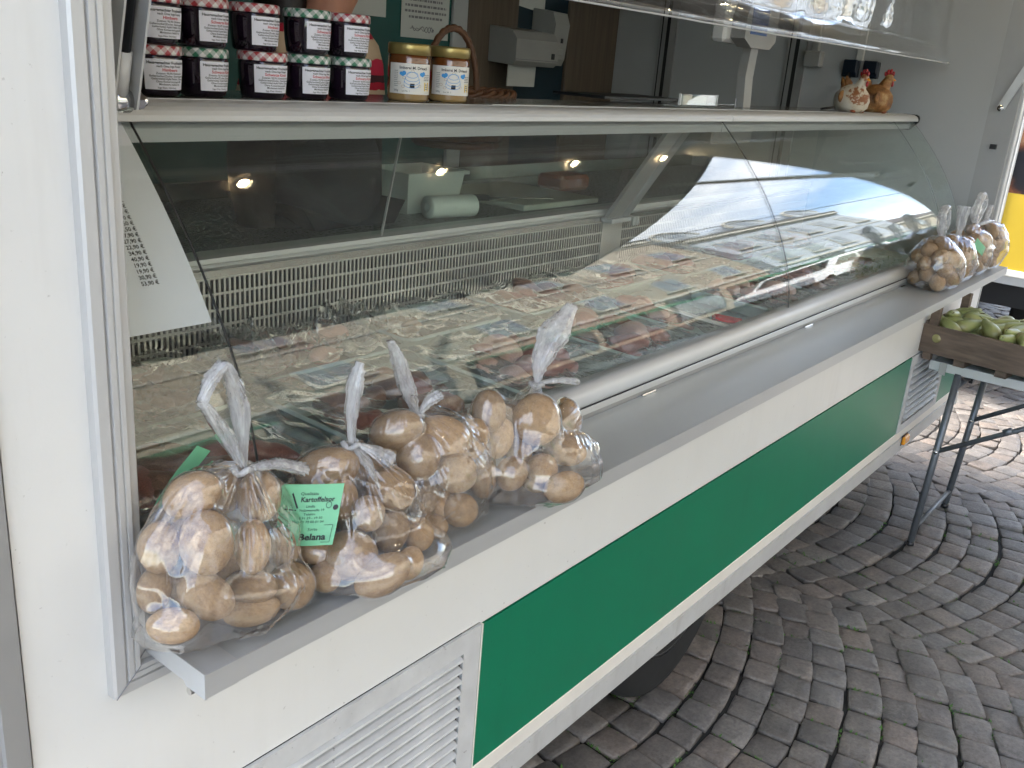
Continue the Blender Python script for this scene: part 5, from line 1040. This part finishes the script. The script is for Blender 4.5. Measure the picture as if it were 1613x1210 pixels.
CX, CY, CA = 3.768, .000, RAD(-5)
def cw(p): return (CX+p[0]*math.cos(CA)-p[1]*math.sin(CA), CY+p[0]*math.sin(CA)+p[1]*math.cos(CA), .7465+p[2])
CRT = thing('pear_crate', 'weathered wooden fruit crate full of pears on the folding table', 'crate', cw((.18, -.28, 0)))
K = lambda n, mb, mat='crate_wood': obj(n, mb.xf(cw), mat, CRT)
CWd, CL = .37, .56
K('long_board', MB().box(0, .010, -CL, 0, .030, .140, .002)); K('long_board', MB().box(CWd-.01, CWd, -CL, 0, .030, .140, .002))
for y_ in (-.011, -CL): K('end_board', MB().box(.011, CWd-.011, y_, y_+.010, .030, .095, .002)); K('end_board', MB().box(.011, CWd-.011, y_, y_+.010, .100, .150, .002))
for (a, b) in ((.011, -.045), (CWd-.041, -.045), (.011, -CL+.013), (CWd-.041, -CL+.013)): K('corner_post', MB().prism([(a, b), (a+.028, b), (a+.028, b+.030), (a, b+.030)], .002, .222, 'z'))
for k in range(5): K('bottom_slat', MB().box(.012+.070*k, .012+.070*k+.060, -CL+.012, -.013, .030, .037))
for y_ in (-.15, -.30, -.45): K('runner', MB().box(.02, CWd-.02, y_-.02, y_+.02, .001, .0295))
pear_me = []
for k in range(4):
    mb = MB().lathe([(.004, -.062), (.018, -.060), (.030, -.050), (.036, -.034), (.0365, -.018), (.033, .0), (.026, .018), (.0205, .034), (.017, .048), (.012, .058), (.003, .062)], 22)
    P = np.array(mb.v); nz = vnoise(k+30, 6); P[:, 2] *= 1.16; P[:, :2] *= .95*(1+.05*nz(P, 55.))[:, None]; P[:, 0] += (.10+.07*k)*P[:, 2]**2*8*(1 if k % 2 else -1); mb.v = [tuple(p) for p in P]
    pear_me.append(mb.mesh('pear', True, 'pear_skin'))
stem_me = MB().tube([(0, 0, .068), (.002, 0, .082), (.007, .001, .096)], [.0018, .0015, .002], 6).mesh('stem', True, 'pear_stem')
pr_ = random.Random(12); PEARS = []
for lay, zz in ((1, .095), (2, .145)):
    for a in range(6):
        for b in range(7):
            x_, y_ = .055+.052*a+pr_.uniform(-.012, .012), -.055-.075*b+pr_.uniform(-.015, .015)
            if lay == 2 and (a in (0, 5) and pr_.random() < .5): continue
            if lay == 1 and a in (0, 5) and pr_.random() < .15: continue
            yaw = pr_.choice([0, 1.57, 3.14, -1.57, .8, 2.3])+pr_.uniform(-.4, .4)
            o = link('pear', pear_me[pr_.randrange(4)], None, cw((x_, y_, zz+pr_.uniform(-.008, .010))), (1.45+pr_.uniform(-.35, .25), 0, yaw), (pr_.uniform(.72, .92),)*3)
            tag(o, 'green pear in the heap inside the wooden crate', 'pear', 'pears in the crate'); PEARS.append(o); s2 = link('stem', stem_me, o)

top_ = [o for o in PEARS if o.location[2] > .7465+.13]
for word, key in (('leftmost pear in the crate, beside the near corner post', lambda o: scr(o.location)[0]), ('topmost pear on the heap in the crate', lambda o: scr(o.location)[1]), ('pear nearest the front board of the crate', lambda o: -scr(o.location)[1])): min(top_, key=key)['label'] = word
# ---------------------------------------------------------------- neighbouring stall trailer with the yellow board
NB = thing('yellow_trailer', 'neighbouring trailer with a dark food picture above a yellow board', 'trailer', (7.5, 1.2, 0))
N = lambda n, mb, mat, smooth=False, parent=NB: obj(n, mb, mat, parent, smooth)
NX = 6.0
N('body', MB().box(NX, 9.6, -.10, 2.2, .80, 2.9, .03), 'white_board')
N('side_frame', MB().box(NX-.022, NX-.001, .245, .300, .80, 2.9, .006).box(NX-.022, NX-.001, -.10, .2445, .762, .80, .004), 'white_board')
N('picture_panel', MB().box(NX-.014, NX-.002, -.10, .2449, 1.222, 2.85), 'food_print'); N('yellow_board', MB().box(NX-.014, NX-.002, -.10, .2449, .801, 1.221), 'yellow_board')
N('skirt', MB().box(NX-.01, 9.6, -.09, 2.2, .715, .761), 'alu'); N('side_frame', MB().box(NX-.020, NX-.001, .3005, .42, .80, 2.9, .004), 'alu')
for wx in (7.2, 7.9): q = N('wheel', MB().lathe([(.10, -.09), (.27, -.095), (.31, -.08), (.325, -.05), (.325, .05), (.31, .08), (.27, .095), (.10, .09)], 30).xf(lambda p: (wx+p[0], .15+p[2], .325+p[1])), 'tyre', True); N('rim', MB().lathe([(.02, -.07), (.17, -.05), (.18, -.093), (.19, -.093), (.19, .05), (.02, .05)], 24).xf(lambda p: (wx+p[0], .15+p[2], .325+p[1])), 'alu', True, q)
N('underbody', MB().box(6.2, 9.4, .0, 2.1, .55, .714), 'plastic_dark'); N('tow_box', MB().box(6.0, 9.5, .9, 2.1, .02, .54), 'plastic_dark')

# ---------------------------------------------------------------- the street behind the camera (mirrored in the curved glass)
def house(name, lab, x0, x1, y, h, wall, bays, floors, z1=4.0, gable=False):
    Hh = thing(name, lab, 'house', ((x0+x1)/2, y-4, 0)); A = lambda n, mb, mat, parent=Hh, **k: obj(n, mb, mat, parent, **k)
    A('wall', MB().box(x0, x1, y-8, y, 0, h), wall)
    ro = A('roof', MB().prism([(y+.35, h), (y+.35, h+.15), (y-3.9, h+3.4), (y-8.2, h+.15), (y-8.2, h)], x0-.1, x1+.1), 'roof_tile')
    A('cornice', MB().box(x0, x1, y+.002, y+.28, h-.35, h-.02), 'house_trim'); A('ledge', MB().box(x0, x1, y+.002, y+.16, z1-.25, z1-.02), 'house_trim')
    bw = (x1-x0)/bays; fh = (h-z1-.4)/floors
    fr = MB().box(-.62, .62, .002, .05, 0, 1.75).mesh('window', False, 'house_trim'); pn = [MB().box(a, b, .0505, .065, .08, 1.67).mesh('pane', False, 'house_glass') for a, b in ((-.54, -.04), (.04, .54))]; si = MB().box(-.75, .75, .002, .20, -.12, -.01).mesh('sill', False, 'house_trim')
    for f in range(floors):
        A('band', MB().box(x0, x1, y+.002, y+.07, z1+f*fh+fh-.14, z1+f*fh+fh-.02), 'house_trim')
        for b in range(bays):
            loc = (x0+bw*(b+.5), y, z1+f*fh+.55); wv = link('window', fr, Hh, loc)
            for p in pn: link('pane', p, wv, inv=False)
            link('sill', si, wv, inv=False)
    for b in range(bays):
        X0, X1 = x0+bw*b+.3, x0+bw*(b+1)-.3
        s_ = A('shop_window', MB().box(X0, X1, y+.002, y+.06, .5, 2.9), 'shop_dark'); A('pane', MB().box(X0+.12, X1-.12, y+.061, y+.075, .62, 2.78), 'house_glass', s_)
        if b % 2 == 0: A('awning', MB().prism([(y+.07, 3.2), (y+1.3, 2.75), (y+1.3, 2.6), (y+.07, 3.1)], X0, X1), 'awning_green')
        else: A('fascia', MB().box(X0, X1, y+.07, y+.16, 3.05, 3.55), 'shop_dark')
    if gable:
        for b in range(bays):
            if b % 2 == 0:
                xc = x0+bw*(b+.5); g_ = A('dormer', MB().prism([(xc-1.3, h-.02)]+[(xc-1.3*math.cos(a), h+.9+1.1*math.sin(a)) for a in np.linspace(0, math.pi, 13)]+[(xc+1.3, h-.02)], y-2.5, y-.05, 'y'), wall, ro)
                A('dormer_window', MB().box(xc-.5, xc+.5, y-.049, y-.01, h+.25, h+1.45), 'house_glass', ro); A('dormer_trim', MB().tube([(xc-1.35*math.cos(a), y-.03, h+.9+1.18*math.sin(a)) for a in np.linspace(0, math.pi, 17)], .10, 6), 'house_trim', ro)
    return Hh
house('town_house', 'beige rendered town house across the square, mirrored in the left glass', -6, 17.5, -11, 12.5, 'house_beige', 5, 2)
house('town_house', 'pinkish beige town house mirrored in the middle of the curved glass', 17.52, 27.5, -11.2, 12.2, 'house_pink', 3, 2)
house('town_house', 'pale grey town house with rounded dormers mirrored in the right glass', 27.52, 41, -10.8, 10.6, 'house_grey', 5, 2, gable=True)
house('town_house', 'low beige house at the far end of the mirrored street', 41.02, 58, -12.5, 6.5, 'house_beige', 5, 1)
VN = thing('parked_van', 'white van parked across the square, mirrored in the curved glass', 'van', (21, -7.3, 0))
Vn = lambda n, mb, mat, smooth=False, parent=VN: obj(n, mb, mat, parent, smooth)
Vn('body', MB().prism([(18.6, .35), (18.5, .9), (18.7, 1.15), (19.5, 1.35), (20.1, 2.15), (20.5, 2.3), (23.4, 2.3), (23.55, 2.1), (23.6, .35)], -8.2, -6.4, 'y'), 'car_white')
Vn('windscreen', MB().prism([(19.5, 1.40), (20.05, 2.12), (20.10, 2.09), (19.56, 1.38)], -8.05, -6.55, 'y').xf(lambda p: (p[0]-.03, p[1], p[2]+.03)), 'car_glass')
Vn('side_window', MB().prism([(19.75, 1.42), (20.25, 2.08), (21.2, 2.08), (21.2, 1.42)], -6.399, -6.385, 'y'), 'car_glass'); Vn('side_window', MB().prism([(21.4, 1.42), (21.4, 2.08), (23.2, 2.08), (23.2, 1.42)], -6.399, -6.385, 'y'), 'car_glass')
for wx in (19.4, 22.7):
    for wy in (-6.5, -8.1): Vn('wheel', MB().lathe([(.08, -.10), (.30, -.10), (.33, -.06), (.33, .06), (.30, .10), (.08, .10)], 24).xf(lambda p: (wx+p[0], wy+p[2], .33+p[1])), 'tyre', True)
Vn('headlight', MB().box(18.54, 18.75, -6.75, -6.45, .85, 1.05, .02), 'white_board'); Vn('headlight', MB().box(18.54, 18.75, -8.15, -7.85, .85, 1.05, .02), 'white_board')
tag(obj('overhead_wire', MB().tube([(-5, -7.5, 9.6), (12, -7.8, 9.3), (30, -8.1, 9.5), (60, -8.6, 10.2)], .035, 6), 'plastic_dark'), 'black overhead wire spanning the street, mirrored against the sky', 'wire')
for o in BASES:
    if '_base' in o: del o['_base']
